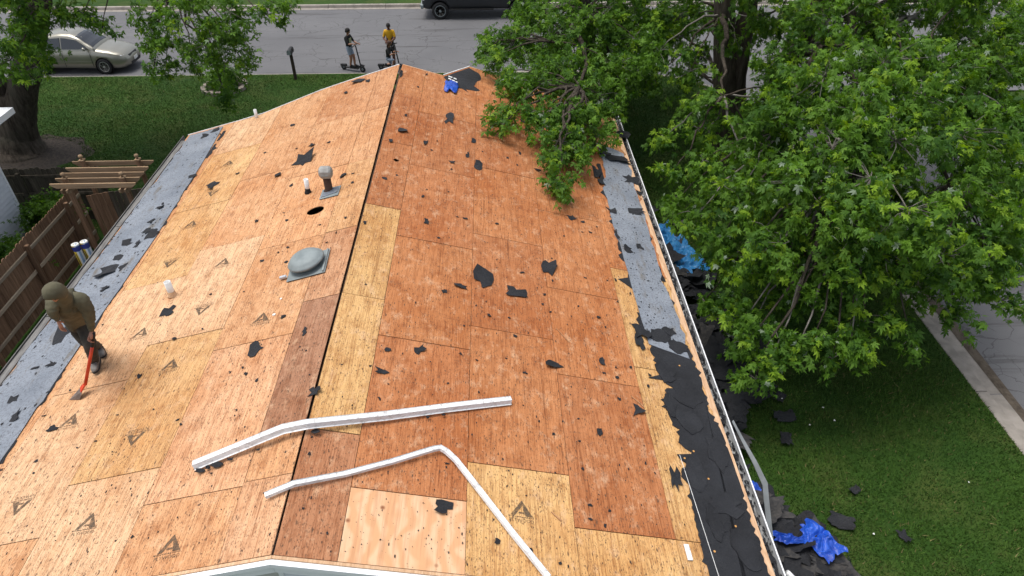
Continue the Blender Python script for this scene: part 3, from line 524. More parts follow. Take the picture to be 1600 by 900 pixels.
for side, rows in ROWS.items():
    rot = roof_rot(side)
    for (w0, w1, ends, cols) in rows:
        edges = [YN]+[e+random.uniform(-.015, .015) for e in ends]+[99]
        for i, c in enumerate(cols):
            y0, y1 = edges[i], edges[i+1]
            g = .006
            a, b = w0+(g*.5 if w0 > .1 else (.008+.0045*i)), w1-g*.5
            if y1 == 99:
                xs = sorted({a, b} | {t for t in (1.08, 1.76, 2.4, 3.65) if a < t < b}); top = [(t, yfar(side, t)) for t in xs]
            else: top = [(a, y1-g), (b, y1-g)]
            poly = [(a, y0+g)]+[(b, y0+g)]+top[::-1]
            h0 = random.uniform(-.003, .0015); tl = [random.uniform(-.0015, .0015) for _ in poly]
            ctr = P(side, (a+b)/2, (y0+min(y1, 17.6))/2)
            tp = [P(side, u, v, h0+t)-ctr for (u, v), t in zip(poly, tl)]; bt = [P(side, u, v, h0-.014)-ctr for u, v in poly]
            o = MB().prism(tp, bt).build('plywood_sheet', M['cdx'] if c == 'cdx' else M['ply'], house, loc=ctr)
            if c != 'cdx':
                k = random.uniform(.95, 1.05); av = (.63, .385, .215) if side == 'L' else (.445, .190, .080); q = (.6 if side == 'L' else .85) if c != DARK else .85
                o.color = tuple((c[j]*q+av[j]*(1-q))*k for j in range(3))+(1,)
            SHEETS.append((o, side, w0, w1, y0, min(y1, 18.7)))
def hole(side, w, y, ra, rb, n, ang=0):
    o = sheet_at(side, w, y); rot = roof_rot(side); c = P(side, w, y)
    mb = MB(); ring = [Vector((ra*math.cos(ang+2*math.pi*k/n), rb*math.sin(ang+2*math.pi*k/n), 0)) for k in range(n)]
    up = [rot @ (q+Vector((0, 0, .1)))+c for q in ring]; dn = [rot @ (q-Vector((0, 0, .1)))+c for q in ring]
    cut = mb.prism(up, dn).build('cutter', M['dark']); bpy.context.view_layer.update(); boolean_cut(o, cut)
hole('L', .965, 10.93, .17, .135, 24)
hole('R', .379, 12.573, .075, .07, 4, .3)

# ---- printed stamps on the sheets: triangle mark, rule and the word
def text_mesh(body, size):
    cu = bpy.data.curves.new('t', 'FONT'); cu.body = body; cu.size = size; cu.align_x = 'CENTER'; cu.resolution_u = 2
    t = bpy.data.objects.new('t', cu); COL.objects.link(t); bpy.context.view_layer.update()
    me = evaluated(t, 'word'); bpy.data.objects.remove(t)
    vs = [v.co.copy() for v in me.vertices]; fs = [tuple(p.vertices) for p in me.polygons]; bpy.data.meshes.remove(me); return vs, fs
TV, TF = text_mesh('PLYWOOD', .075)
def stamp(side, w, y, flip, s):
    o = sheet_at(side, w, y); rot = roof_rot(side); c = P(side, w, y, .004); mb = MB()
    q = lambda x, yy: Vector((x, yy, 0))
    # capital-A style triangle: two legs of unequal weight with a notch between them
    mb.add([q(0, .16), q(-.17, -.10), q(-.10, -.10), q(.012, .075)], [(0, 1, 2, 3)])
    mb.add([q(0, .16), q(.012, .075), q(.055, -.10), q(.17, -.10)], [(0, 1, 2, 3)])
    mb.add([q(-.055, -.065), q(-.035, -.035), q(.035, -.035), q(.042, -.065)], [(0, 3, 2, 1)])
    x = -.2                                                  # a worn line of small print that cannot be read
    while x < .19:
        d = random.uniform(.012, .03); hh = random.uniform(.012, .022); mb.add([q(x, -.128), q(x+d, -.128), q(x+d, -.128+hh), q(x, -.128+hh)], [(0, 1, 2, 3)]); x += d+.009
    mb.add([v+q(0, -.20) for v in TV], TF)
    m4 = rot @ Matrix.Rotation((math.pi if flip else 0)+random.uniform(-.05, .05), 3, 'Z')
    mb.v = [m4 @ (Vector(v)*s)+c for v in mb.v]
    mb.build('stamp', M['ink'], o)
for i, (sd, w, y) in enumerate(STAMPS): stamp(sd, w, y, i in (1, 3, 5, 9, 10), .82)

# ---- underlayment and torn felt along the eaves
def ragged(pts, amp, step=.16, seed=0):
    rs = random.Random(seed); out = []
    n = len(pts)
    for i in range(n):
        (a, b, j), (c, d, _) = pts[i], pts[(i+1) % n]; ln = math.hypot(c-a, d-b); k = max(1, int(ln/step)); out.append((a, b))
        nx, ny = -(d-b)/(ln+1e-9), (c-a)/(ln+1e-9)
        for q in range(1, k):
            t = q/k+rs.uniform(-.3, .3)/k; r = rs.gauss(0, 1)*amp*j
            if rs.random() < .14: r *= 2.4
            out.append((a+(c-a)*t+nx*r, b+(d-b)*t+ny*r))
    return out
def on_roof(name, side, pts, h, th, mat, parent=None, wav=0., loc=True):
    top = [P(side, a, b, h+th+random.uniform(0, wav)) for a, b in pts]; bot = [P(side, a, b, h) for a, b in pts]
    return MB().prism(top, bot).build(name, mat, parent)
# right eave: black felt near, grey sheet beyond
blackR = ragged([(4.82, 4.0, 1), (5.72, 4.0, 1), (5.76, 5.4, .4), (5.77, 6.2, .7), (5.66, 7.0, 1.0), (5.72, 7.6, .8), (5.66, 8.35, .5), (5.0, 8.55, 1), (4.86, 8.0, 1.6), (4.97, 7.4, 1.6), (4.88, 6.9, 1.6), (4.95, 6.3, 1.4), (4.86, 5.5, .6), (4.82, 4.7, .3)], .026, .055, 5)
blackR = [(min(a-.10 if a > 5.3 else a, 5.66), max(b, YN)) for a, b in blackR]
on_roof('black_felt_strip', 'R', blackR, .004, .005, M['felt'], house)
greyR = ragged([(4.86, 8.20, .3), (5.52, 8.0, .8), (5.58, 9.0, .25), (5.52, 9.9, .6), (5.56, 11.2, .5), (5.60, 12.8, .5), (5.60, 14.0, .6), (5.60, 15.3, 1), (4.98, 15.6, .8), (4.95, 14.0, .8), (4.82, 13.6, .5), (4.80, 12.0, .35), (4.83, 10.5, .15)], .03, .2, 9)
on_roof('grey_underlay_sheet', 'R', greyR, .011, .006, M['underlay'], house)
# loose layers and flaps on the black felt, some lapping over the grey sheet
for k, (w, y, dw, dy) in enumerate([(5.1, 8.45, .30, .22), (5.38, 8.25, .22, .20), (5.0, 7.6, .20, .35), (5.3, 7.2, .3, .4), (5.15, 6.6, .3, .28), (5.45, 6.1, .18, .4), (5.05, 5.7, .2, .4), (5.3, 5.2, .3, .25), (5.4, 4.6, .2, .4), (5.1, 4.9, .16, .3), (4.93, 6.9, .12, .3), (5.3, 8.62, .16, .14)]):
    rs = random.Random(60+k); n = 16
    on_roof('felt_flap', 'R', [(min(5.6, w+dw*math.cos(q)*rs.uniform(.5, 1)), max(YN, y+dy*math.sin(q)*rs.uniform(.5, 1))) for q in [6.283*j/n for j in range(n)]], .0095+(.0085 if y > 8.1 else 0)+.001*(k % 3), .004, M['felt'], house, .012)
# jagged black felt left sticking out under the edges of the grey sheets
def fringe(side, w, ys, sgn, amp, seed, hh=.005):
    rs = random.Random(seed); k = 0
    y = ys[0]
    while y < ys[1]:
        ln = rs.uniform(.25, .9); n = max(3, int(ln/.09)); wv = w(y) if callable(w) else w
        pts = [(wv-sgn*.06, y), (wv-sgn*.06, y+ln)]; out = []
        for q in range(n+1):
            t = 1-q/n; out.append((wv+sgn*abs(rs.gauss(0, amp))*math.sin(math.pi*min(max(t, .06), .94))**.5, y+ln*t))
        on_roof('torn_felt_edge', side, pts+out, hh+.0007*k, .003, M['felt'], house); k = (k+1) % 4
        y += ln+rs.uniform(.05, .8)
fringe('R', 4.83, (8.6, 15.4), -1, .07, 3)
fringe('R', 5.54, (8.1, 15.2), 1, .03, 31)
fringe('L', 4.42, (6.0, 16.4), -1, .045, 4)
greyL = ragged([(4.44, 5.2, .3), (4.42, 8.5, .15), (4.36, 11.3, .15), (4.45, 14.5, .15), (4.58, 16.62, .3), (5.50, 16.62, .6), (5.48, 11, .5), (5.50, 5.2, .4)], .03, .22, 12)
on_roof('grey_underlay_sheet', 'L', greyL, .011, .006, M['underlay'], house)
fringe('L', 5.47, (5.4, 16.5), 1, .04, 14)
# bare wood along the right eave
edge = ragged([(5.60, YN+.03, 0), (5.705, YN+.03, 0), (5.705, 17.5, 0), (5.61, 17.5, 1)], .018, .12, 21)
on_roof('eave_board', 'R', edge, .002, .0035, M['eavewood'], house)
# chalk line and orange nail caps on the black felt
q = [(4.945, 4.02), (4.952, 4.02), (4.872, 5.95), (4.865, 5.95)]
on_roof('chalk_line', 'R', q, .0092, .0008, M['scrapwhite'], house)
for w, y in ((4.98, 4.5), (4.95, 4.15), (5.42, 4.35), (5.36, 4.72), (5.38, 4.9), (5.24, 5.25), (5.2, 5.6), (5.1, 6.05), (4.93, 5.9), (5.3, 7.8)):
    MB().lathe([(.016, 0), (.014, .004), (0, .005)], 10, Matrix.Translation(P('R', w, y, .0092)) @ roof_rot('R').to_4x4()).build('nail_cap', M['gold'], house)

# ---- fascia, rakes and gutters
def rake(side, y_of, w0, w1, out, mat, name, dz=(-.02, -.21), steps=6, parent=house):
    mb = MB(); ws = [w0+(w1-w0)*k/steps for k in range(steps+1)]
    for a, b in zip(ws, ws[1:]):
        q = []
        for d in dz[::-1]:
            for oo in (0, out): q.append((oo, d))
        A = [P(side, a, y_of(a)+o_, 0)+Vector((0, 0, d)) for o_, d in ((0, dz[1]), (out, dz[1]), (out, dz[0]), (0, dz[0]))]
        B = [P(side, b, y_of(b)+o_, 0)+Vector((0, 0, d)) for o_, d in ((0, dz[1]), (out, dz[1]), (out, dz[0]), (0, dz[0]))]
        mb.hull8(A, B)
    return mb.build(name, mat, parent)
for sd in 'LR':
    rake(sd, lambda w: YN, .0 if sd == 'R' else .003, 5.7, -.035, M['eavewood'], 'rake_strip', (-.004, -.06))
    rake(sd, lambda w: YN-.036, .0 if sd == 'R' else .003, 5.74, -.028, M['whitewood'], 'rake_fascia', (-.022, -.225))
    rake(sd, lambda w: YN-.065, .0 if sd == 'R' else .003, 5.74, -.03, M['whitewood'], 'rake_moulding', (-.020, -.085))
    rake(sd, lambda w: YN+.02, .05, 5.6, .34, M['soffit'], 'soffit', (-.17, -.19))
rake('L', lambda w: yfar('L', w)+.004, .05, 5.6, .03, M['white'], 'rake_trim', (.006, -.15), 8)
rake('R', lambda w: yfar('R', w)+.004, .05, 1.07, .03, M['eavewood'], 'rake_trim', (-.004, -.15), 4)
rake('R', lambda w: yfar('R', w)+.004, 1.09, 1.755, .045, M['white'], 'rake_trim', (.014, -.15), 4)
rake('R', lambda w: yfar('R', w)+.004, 1.765, 5.65, .03, M['eavewood'], 'rake_trim', (-.004, -.15), 8)
# gable front: grey panels and a boxed lap-sided bay under the peak
for (xa, xb) in ((RX-1.6, RX-.035), (RX+.525, RX+2.2)):
    q = [(xa, 2.9), (xb, 2.9), (xb, RZ-.29-SL*abs(xb-RX)), (xa, RZ-.29-SL*abs(xa-RX))]
    MB().prism([Vector((x, 4.18, z)) for x, z in q], [Vector((x, 4.214, z)) for x, z in q]).build('gable_panel', M['soffit'], house)
for k in range(12):
    z = 2.72+k*.11
    MB().hull8([(RX+.02, 3.90, z), (RX+.47, 3.90, z), (RX+.47, 4.17, z), (RX+.02, 4.17, z)], [(RX+.02, 3.912, z+.108), (RX+.47, 3.912, z+.108), (RX+.47, 4.17, z+.108), (RX+.02, 4.17, z+.108)]).build('siding_board', M['siding'], house)
for xx in (RX-.005, RX+.495): MB().box((xx, 3.92, 3.35), (.05, .06, 1.36)).build('corner_board', M['whitewood'], house)
def gutter(side, w0, w1, y0, y1, mat, drop=.03, depth=.12):
    x0, x1 = P(side, w0, 0).x, P(side, w1, 0).x; z = P(side, w0, 0).z-drop; s = 1 if side == 'R' else -1
    prof = [(x0-s*.004, z), (x0, z-depth), (x1-s*.03, z-depth), (x1, z-.03), (x1, z+.004), (x1-s*.014, z+.004), (x1-s*.014, z-.028), (x1-s*.035, z-depth+.008), (x0+s*.006, z-depth+.008), (x0+s*.003, z)]
    n = len(prof); mb = MB(); ys = np.linspace(y0, y1, 9); vs = []
    for j, y in enumerate(ys):
        w = random.uniform(-.006, .006)
        vs += [(px+w*(abs(px-x0) > .05), y, pz+w*.6) for px, pz in prof]
    fs = [(j*n+i, j*n+(i+1) % n, (j+1)*n+(i+1) % n, (j+1)*n+i) for j in range(len(ys)-1) for i in range(n)]
    fs += [tuple(range(n)), tuple((len(ys)-1)*n+i for i in range(n-1, -1, -1))]
    mb.add(vs, fs); return mb.build('gutter', mat, house), x0, x1, z-depth+.01
g1, gx0, gx1, gz = gutter('R', 5.715, 5.845, YN, 17.65, M['gutter'])
MB().box((gx1-.006, 10.75, P('R', 5.715, 0).z-.022), (.018, 13.75, .016)).build('gutter_lip', M['white'], house)
g2, hx0, hx1, hz = gutter('L', 5.60, 5.74, 3.5, 16.75, M['oldboard'])
# weathered board lying along the left eave
for (ya, yb) in ((5.0, 9.4), (9.42, 12.3), (12.32, 16.3)):
    MB().box(((hx0+.035), (ya+yb)/2, P('L', 5.53, 0).z+.012), (.105, yb-ya, .03)).build('eave_fascia_board', M['oldboard'], house, bevel=.004)
# muck and torn granules lying in the right gutter
mb = MB()
for k in range(900):
    y = random.uniform(YN+.1, 17.4); x = random.uniform(gx0+.005, gx1-.02); s = random.uniform(.012, .05); n = random.randint(4, 6); a0 = random.random()*6
    zz = gz+random.uniform(.012, .09)
    ring = [Vector((min(max(x+s*math.cos(a0+6.283*j/n)*random.uniform(.4, 1.)*.7, gx0+.002), gx1-.01), y+s*math.sin(a0+6.283*j/n)*random.uniform(.5, 1.6), zz+random.uniform(-.012, .012))) for j in range(n)]
    mb.prism(ring, [p-Vector((0, 0, .004)) for p in ring])
o = mb.build('gutter_muck', M['felt'], house); o['kind'] = 'stuff'
mb = MB()
for k in range(420):
    w = random.choice((random.gauss(5.42, .04), random.uniform(4.45, 5.45), random.gauss(4.6, .1))); y = random.uniform(5.3, 16.4); w = min(max(w, 4.44), 5.48); s = random.choice((.008, .012, .016, .03)); a0 = random.random()*6
    ring = [P('L', w+s*math.cos(a0+6.283*j/5)*random.uniform(.4, 1), y+s*random.uniform(.8, 2)*math.sin(a0+6.283*j/5)*random.uniform(.4, 1), .0185) for j in range(5)]
    mb.add(ring, [tuple(range(5))])
for k in range(420):
    w = random.uniform(4.86, 5.54); y = random.uniform(8.3, 15.4); s = random.choice((.006, .009, .012, .022)); a0 = random.random()*6
    ring = [P('R', w+s*math.cos(a0+6.283*j/5)*random.uniform(.4, 1), y+s*random.uniform(.8, 2)*math.sin(a0+6.283*j/5)*random.uniform(.4, 1), .0185) for j in range(5)]
    mb.add(ring, [tuple(range(5))])
o = mb.build('granule_muck', M['felt'], house); o['kind'] = 'stuff'
# leftover felt under the far gable trim
pf = ragged([(1.10, 17.50, 0), (1.74, 18.55, 0), (2.02, 18.3, 1), (2.05, 17.85, 1.5), (1.92, 17.45, 1.5), (1.75, 16.85, 1), (1.3, 17.05, .6)], .06, .12, 40)
on_roof('black_felt_strip', 'R', pf, .004, .005, M['felt'], house)

# ---- vents and pipes
def place(side, w, y, h=.0, ang=0.): return Matrix.Translation(P(side, w, y, h)) @ roof_rot(side).to_4x4() @ Matrix.Rotation(ang, 4, 'Z')
def setm(mb, m4): mb.v = [m4 @ Vector(v) for v in mb.v]; return mb
vr = thing('dome_vent', 'large grey metal dome vent with square base plate lying on left roof slope', 'roof vent', P('L', .70, 9.1))
m4 = place('L', .70, 9.1, .016, .05)
b = MB(); q = .30
b.box((0, 0, .004), (.66, .66, .006)); setm(b, m4).build('base_plate', M['galv'], vr)
b = MB(); b.box((.30, -.0, .02), (.03, .62, .028)); setm(b, m4).build('flange_lip', M['galv'], vr)
b = MB().lathe([(.21, .005), (.205, .10), (.22, .12)], 32); setm(b, m4).build('vent_collar', M['galv'], vr, True)
dome = [(.29, .085), (.305, .095), (.31, .115), (.295, .135), (.28, .145), (.26, .17), (.22, .20), (.15, .225), (.07, .236), (0, .238)]
b = MB().lathe(dome, 40); setm(b, m4).build('dome_cap', M['galv'], vr, True)
b = MB()
for k in range(4): b.box((-.36-.035*k if 0 else -.40, -.20, .03), (.11, .05, .04)) if k == 0 else None
b.tube([(-.33, -.20, .02), (-.37, -.20, .03)], .012, 6); setm(b, m4).build('bracket', M['galv_light'], vr, bevel=.004)
# gooseneck vent still nailed to the roof
gv = MB(); m4 = place('L', .80, 11.50, .012, .0)
gv.box((.03, -.03, .004), (.38, .36, .006)); o = setm(gv, m4).build('gooseneck_vent', M['galv'], house)
g = MB().prism([m4 @ Vector(p) for p in ((-.13, -.16, .016), (.2, -.10, .022), (.19, .10, .016), (-.11, .08, .014))], [m4 @ Vector(p) for p in ((-.13, -.16, .009), (.2, -.10, .009), (.19, .10, .009), (-.11, .08, .009))]); g.build('flashing', M['underlay'], o)
base = P('L', .82, 11.58)
MB().lathe([(.105, 0), (.085, .03), (.075, .05), (.073, .33)], 18, Matrix.Translation(base)).build('pipe', M['rust'], o, True)
h = MB(); c0 = base+Vector((0, 0, .40))
h.tube([c0+Vector((-.075, 0, 0)), c0+Vector((.075, 0, 0))], .125, 10)
h.sphere(c0+Vector((-.075, .0, 0)), (.06, .115, .115), 12, 8); h.sphere(c0+Vector((.075, .0, 0)), (.06, .115, .115), 12, 8)
h.build('hood', M['hoodmetal'], o, False)
MB().box(c0+Vector((0, -.118, -.015)), (.115, .02, .012)).build('hood_seam', M['galv'], o)
# plastic vent pipes
def pvc(w, y, r, hh, boot, tilt=0):
    p = P('L', w, y); mb = MB(); t = Vector((math.sin(tilt), 0, math.cos(tilt)))
    prof = [(r*.8, hh-.05), (r*.8, hh), (r, hh), (r, -.05)]
    o = MB().lathe(prof, 16, Matrix.Translation(p) @ Matrix.Rotation(tilt, 4, 'Y')).build('vent_pipe', M['pvc'], house, True)
    if boot: MB().lathe([(r*1.6, 0), (r*1.35, .03), (r*1.12, .05), (r*1.08, .10), (r, .105)], 14, Matrix.Translation(p)).build('pipe_boot', M[boot], o, True)
pvc(3.13, 9.18, .055, .30, 'eavewood', -.03)
pvc(1.27, 11.72, .045, .30, 'felt', .03)
pvc(3.68, 16.62, .04, .22, None)

# ================================================================ TORN FELT SCRAPS ON THE DECK
MARKS = [('L', .70, 9.1, 'the grey dome vent'), ('L', .83, 11.5, 'the gooseneck vent'), ('L', 3.13, 9.1, 'the tall white pipe on the left slope'),
 ('L', 3.8, 7.2, 'the worker and shovel'), ('L', 4.95, 6.2, 'the near end of the left grey underlay strip'), ('L', 4.95, 10.2, 'the middle of the left grey underlay strip'), ('L', 5.0, 14.5, 'the far end of the left grey underlay strip'),
 ('L', .1, 14.5, 'the far end of the ridge gap'), ('L', .1, 6.6, 'the ridge gap behind the long white trim'), ('R', .35, 8., 'the yellow plywood beside the ridge'),
 ('R', 2.6, 8.3, 'the middle of the right slope'), ('R', 1.0, 6.3, 'the upper edge of the long white trim'), ('R', 1.3, 4.5, 'the pale patch sheet at the gable'), ('R', 3.3, 4.5, 'the stamped yellow sheet on the right slope'),
 ('R', 4.6, 5.6, 'the black felt strip at the right eave'), ('R', 4.6, 7.8, 'the joint of black felt and grey sheet'), ('R', 5.1, 11.3, 'the right grey underlay sheet'), ('R', 4.9, 13.5, 'the torn far end of the right grey sheet'),
 ('R', 3.6, 10., 'the right slope inside the grey sheet'), ('R', 2.2, 12.5, 'the right slope below the overhanging leaves'), ('R', 1.3, 14.5, 'the blue wrapper at the far gable'), ('R', .4, 12.4, 'the small square hole by the ridge'), ('L', 2.5, 5.2, 'the printed stamps on the near left slope'), ('L', 2.6, 11.5, 'the orange sheets of the far left slope')]
zones = {}
for i, sc in enumerate(SCRAPS):
    s, w, y, dw, dy = sc
    best = min(MARKS, key=lambda m: (m[1]-w)**2+(m[2]-y)**2+(9 if m[0] != s else 0))
    zones.setdefault(best[3], []).append((dw*dy, i))
ORD = ['largest', 'second largest', 'third largest', 'fourth largest']
LAB = {}
for z, lst in zones.items():
    lst.sort(reverse=True)
    for r, (a, i) in enumerate(lst):
        s, w, y, dw, dy = SCRAPS[i]
        shape = 'long thin' if max(dw, dy) > 2.6*min(dw, dy) else 'ragged'
        LAB[i] = ('%s torn black felt scrap near %s' % (ORD[r], z) if r < 4 else 'small torn black felt crumb near %s' % z, z)
for i, (s, w, y, dw, dy) in enumerate(SCRAPS):
    rs = random.Random(100+i); n = rs.randint(8, 13) if max(dw, dy) > .12 else rs.randint(5, 7)
    rot = roof_rot(s); a0 = rs.uniform(0, 6.28); kk = 1.05 if max(dw, dy) > .17 else .70; hx, hy = dw/2*kk, dy/2*kk
    hx = max(hx, .013); hy = max(hy, .013)
    ring = []
    for k in range(n):
        a = a0+2*math.pi*(k+rs.uniform(-.32, .32))/n; r = rs.uniform(.70, 1.12)*(1 if rs.random() > .24 else rs.uniform(.38, .6))
        px, py = math.cos(a), math.sin(a); m = max(abs(px), abs(py))**.6
        ring.append((px*r*hx/m, py*r*hy/m))
    bx, by, th = rs.uniform(-1, 1), rs.uniform(-1, 1), .004
    def lift(x, yy): return max(0, (bx*x+by*yy))*.34+abs(mnoise.noise((x*9+i, yy*9, 0)))*.02
    base = .014 if w > 4.4 else .003
    top = [Vector((x, yy, base+th+lift(x, yy))) for x, yy in ring]; bot = [v-Vector((0, 0, th)) for v in top]
    c = Vector((0, 0, base+th+.004)); vs = top+[c]+bot; m_ = len(ring)
    fs = [(k, (k+1) % m_, m_) for k in range(m_)]+[(k, m_+1+k, m_+1+(k+1) % m_, (k+1) % m_) for k in range(m_)]+[tuple(range(2*m_, m_, -1))]
    org = P(s, w, y); vs = [rot @ v for v in vs]
    o = MB().add(vs, fs).build('felt_scrap', M['felt'], None, loc=org)
    tag(o, LAB[i][0], 'felt scrap', 'torn felt scraps near '+LAB[i][1][4:])
# fine crumbs that nobody could count
mb = MB()
for k in range(9000):
    s = 'L' if random.random() < .48 else 'R'
    w = random.uniform(.05, 5.55); y = YN+.1+(17.2-YN)*random.random()**1.25
    if y > yfar(s, w)-.15: continue
    if abs(w-.965) < .2 and abs(y-10.93) < .18: continue
    d = mnoise.noise((w*.8+(9 if s == 'L' else 0), y*.5, 0))
    if random.random() > .62+.8*d: continue
    r = random.choice((.003, .004, .004, .005, .005, .006, .008, .011)); n = random.choice((3, 4, 4, 5)); a0 = random.random()*6.28; st = random.uniform(.5, 2.6); h = .003 if w < 4.4 else .0135
    ring = [P(s, w+r*math.cos(a0+6.283*j/n)*random.uniform(.6, 1.1), y+r*st*math.sin(a0+6.283*j/n)*random.uniform(.6, 1.1), h+random.uniform(.001, .004)) for j in range(n)]
    mb.add(ring, [tuple(range(n))])
tag(mb.build('felt_crumbs', M['felt']), kind='stuff')
# splinters and pale chips
for (s, w, y, ln, ang, wd, lab) in [('R', 3.02, 4.72, .16, -.72, .022, 'flat wood splinter right of the stamped triangle on yellow plywood'), ('R', 3.40, 8.05, .34, -.95, .012, 'long thin wood splinter lying in the middle of the right slope'), ('R', 4.42, 6.85, .24, -.8, .02, 'curved brown wood splinter near the yellow strip edge')]:
    m4 = place(s, w, y, .006, ang); o = setm(MB().prism([Vector((-ln/2, -wd*.2, .008)), Vector((ln/2, -wd/2, .006)), Vector((ln/2, wd/2, .008)), Vector((-ln/2, wd*.25, .01))], [Vector((-ln/2, -wd*.2, -.001)), Vector((ln/2, -wd/2, -.001)), Vector((ln/2, wd/2, -.001)), Vector((-ln/2, wd*.25, -.001))]), m4).build('wood_splinter', M['splinter']); tag(o, lab, 'splinter')
m4 = place('R', 4.62, 4.44, .006, .03); tag(setm(MB().box((0, 0, .012), (.065, .21, .018)), m4).build('white_offcut', M['white'], bevel=.003), 'short white metal offcut lying beside the black felt strip at lower right', 'offcut')
for (s, w, y, r) in (('L', 1.02, 7.98, .035), ('L', 1.0, 8.35, .025)):
    p = [P(s, w+r*math.cos(a)*random.uniform(.6, 1), y+r*math.sin(a)*random.uniform(.6, 1), .01) for a in [6.283*k/6 for k in range(6)]]
    tag(MB().prism(p, [q-Vector((0, 0, .005)) for q in p]).build('white_chip', M['scrapwhite']), 'tiny white chip on orange plywood below the dome vent', 'chip', 'white chips below the dome vent')

# ================================================================ LOOSE WHITE DRIP EDGE TRIM
def trim(name, label, pts, prof, mat, ups):
    """prof: list of (across, up) open section, swept along pts; thin solid"""
    pts = [Vector(p) for p in pts]; rings = []; k = len(prof); th = .004
    for i, p in enumerate(pts):
        t = (pts[min(i+1, len(pts)-1)]-pts[max(i-1, 0)]).normalized(); u = Vector(ups[i]).normalized(); s = t.cross(u).normalized(); u = s.cross(t)
        rings.append([p+s*a+u*b for a, b in prof]+[p+s*a+u*(b-th) for a, b in prof[::-1]])
    n = 2*k; vs = [q for r in rings for q in r]; fs = []
    for i in range(len(pts)-1):
        for j in range(n): fs.append((i*n+j, i*n+(j+1) % n, (i+1)*n+(j+1) % n, (i+1)*n+j))
    for j in range(k-1): fs.append((j, j+1, n-2-j, n-1-j)); e = (len(pts)-1)*n; fs.append((e+j, e+n-1-j, e+n-2-j, e+j+1))
    o = MB().add(vs, fs).build(name, mat); return tag(o, label, 'metal trim')
nL, nR = Vector((-SL, 0, 1)), Vector((SL, 0, 1))
PROF = [(-.075, .035), (-.06, .012), (.0, .018), (.012, .012), (.016, -.07), (.03, -.074)]
PROF = [(-.062, .022), (-.058, .014), (.006, .012), (.020, -.050), (.034, -.054)]
trim('drip_edge_trim', 'longer bent white drip edge trim lying across the ridge on bare plywood',
     [P('L', 1.30, 5.20, .09), P('L', .95, 5.275, .11), P('L', .42, 5.38, .15), P('L', .19, 5.43, .16), P('R', .02, 5.47, .145), P('R', .18, 5.53, .14), P('R', .9, 5.80, .11), P('R', 1.7, 6.12, .09), P('R', 2.52, 6.42, .08)],
     PROF, M['white'], [nL, nL, nL, (0, 0, 1), (0, 0, 1), nR, nR, nR, nR])
PROF2 = [(-.030, .026), (-.027, .014), (.022, .010), (.027, -.024)]
trim('drip_edge_trim', 'white drip edge trim bent into an elbow by the pale patch sheet',
     [P('L', .22, 4.56, .08), P('R', .04, 4.67, .085), P('R', .55, 4.90, .06), P('R', 1.05, 5.15, .07), P('R', 1.52, 5.41, .085), P('R', 1.60, 5.44, .085), P('R', 1.68, 5.40, .08), P('R', 1.80, 5.29, .075), P('R', 2.10, 4.90, .06), P('R', 2.45, 4.43, .05), P('R', 2.85, 3.90, .06)],
     PROF2, M['white'], [(0, 0, 1), (0, 0, 1)]+[nR]*9)
# torn felt still stuck along the lower lip of the long trim
rs = random.Random(77); tl = bpy.data.objects['drip_edge_trim']
for (sd, w, y, d) in (('L', 1.22, 5.15, .10), ('L', 1.12, 5.17, .06), ('L', 1.02, 5.19, .12), ('L', .86, 5.23, .07), ('L', .52, 5.29, .05), ('R', .12, 5.46, .09), ('R', 1.42, 5.94, .05), ('R', 1.62, 6.02, .05)):
    c = P(sd, w, y, .045); ring = [c+Vector((d*.8*math.cos(q)*rs.uniform(.5, 1), d*.45*math.sin(q)*rs.uniform(.4, 1), rs.uniform(-.012, .012))) for q in [6.283*j/8 for j in range(8)]]
    MB().prism(ring, [p-Vector((0, 0, .005)) for p in ring]).build('felt_remnant', M['felt'], tl)
# blue wrapper at the far gable
def crumple(name, mat, c, size, amp, seed, frame=None, nx=14, ny=14, th=.004, irregular=.25, fold=3.0, rect=False, smooth=True, bend=0.):
    rs = random.Random(seed); vs = []; fs = []
    off = Vector((seed*3.1, seed*1.7, 0))
    for j in range(ny+1):
        for i in range(nx+1):
            u, v = i/nx*2-1, j/ny*2-1
            a = math.atan2(v, u); rad = 1+irregular*mnoise.noise(Vector((math.cos(a)*1.5, math.sin(a)*1.5, 0))+off)*1.6
            m = max(abs(u), abs(v)); sq = m/(math.hypot(u, v)+1e-9)
            f = (.35+.65*sq) if m > 0 else 1
            if rect: f = 1; rad = 1+irregular*(mnoise.noise(Vector((u*2.1, v*2.1, 4))+off)+.5*mnoise.noise(Vector((u*6, v*6, 9))+off))*m
            x, y = u*f*rad*size[0]/2, v*f*rad*size[1]/2
            p = Vector((x*fold, y*fold, 0))+off
            z = amp*(abs(mnoise.noise(p*.55))*1.6+abs(mnoise.noise(p*1.5))*.7)*(1-.5*m*m)+.01
            x += amp*.5*mnoise.noise(p*1.1+Vector((5, 0, 0))); y += amp*.5*mnoise.noise(p*1.1+Vector((0, 9, 0)))
            vs.append(Vector((x, y, z+bend*u*u)))
    for j in range(ny):
        for i in range(nx): fs.append((j*(nx+1)+i, j*(nx+1)+i+1, (j+1)*(nx+1)+i+1, (j+1)*(nx+1)+i))
    n = len(vs); low = [p-Vector((0, 0, th)) for p in vs]
    rim = [(i, i+1) for i in range(nx)]+[((i)*(nx+1)+nx, (i+1)*(nx+1)+nx) for i in range(ny)]+[(ny*(nx+1)+i+1, ny*(nx+1)+i) for i in range(nx)]+[((i+1)*(nx+1), i*(nx+1)) for i in range(ny)]
    fs = fs+[tuple(n+k for k in f[::-1]) for f in fs]+[(b, a, n+a, n+b) for a, b in rim]
    vs = vs+low
    if frame is not None: vs = [frame @ v for v in vs]
    o = MB().add(vs, fs).build(name, mat, None, smooth, loc=c); return o
org = P('R', 1.32, 16.9, .01)
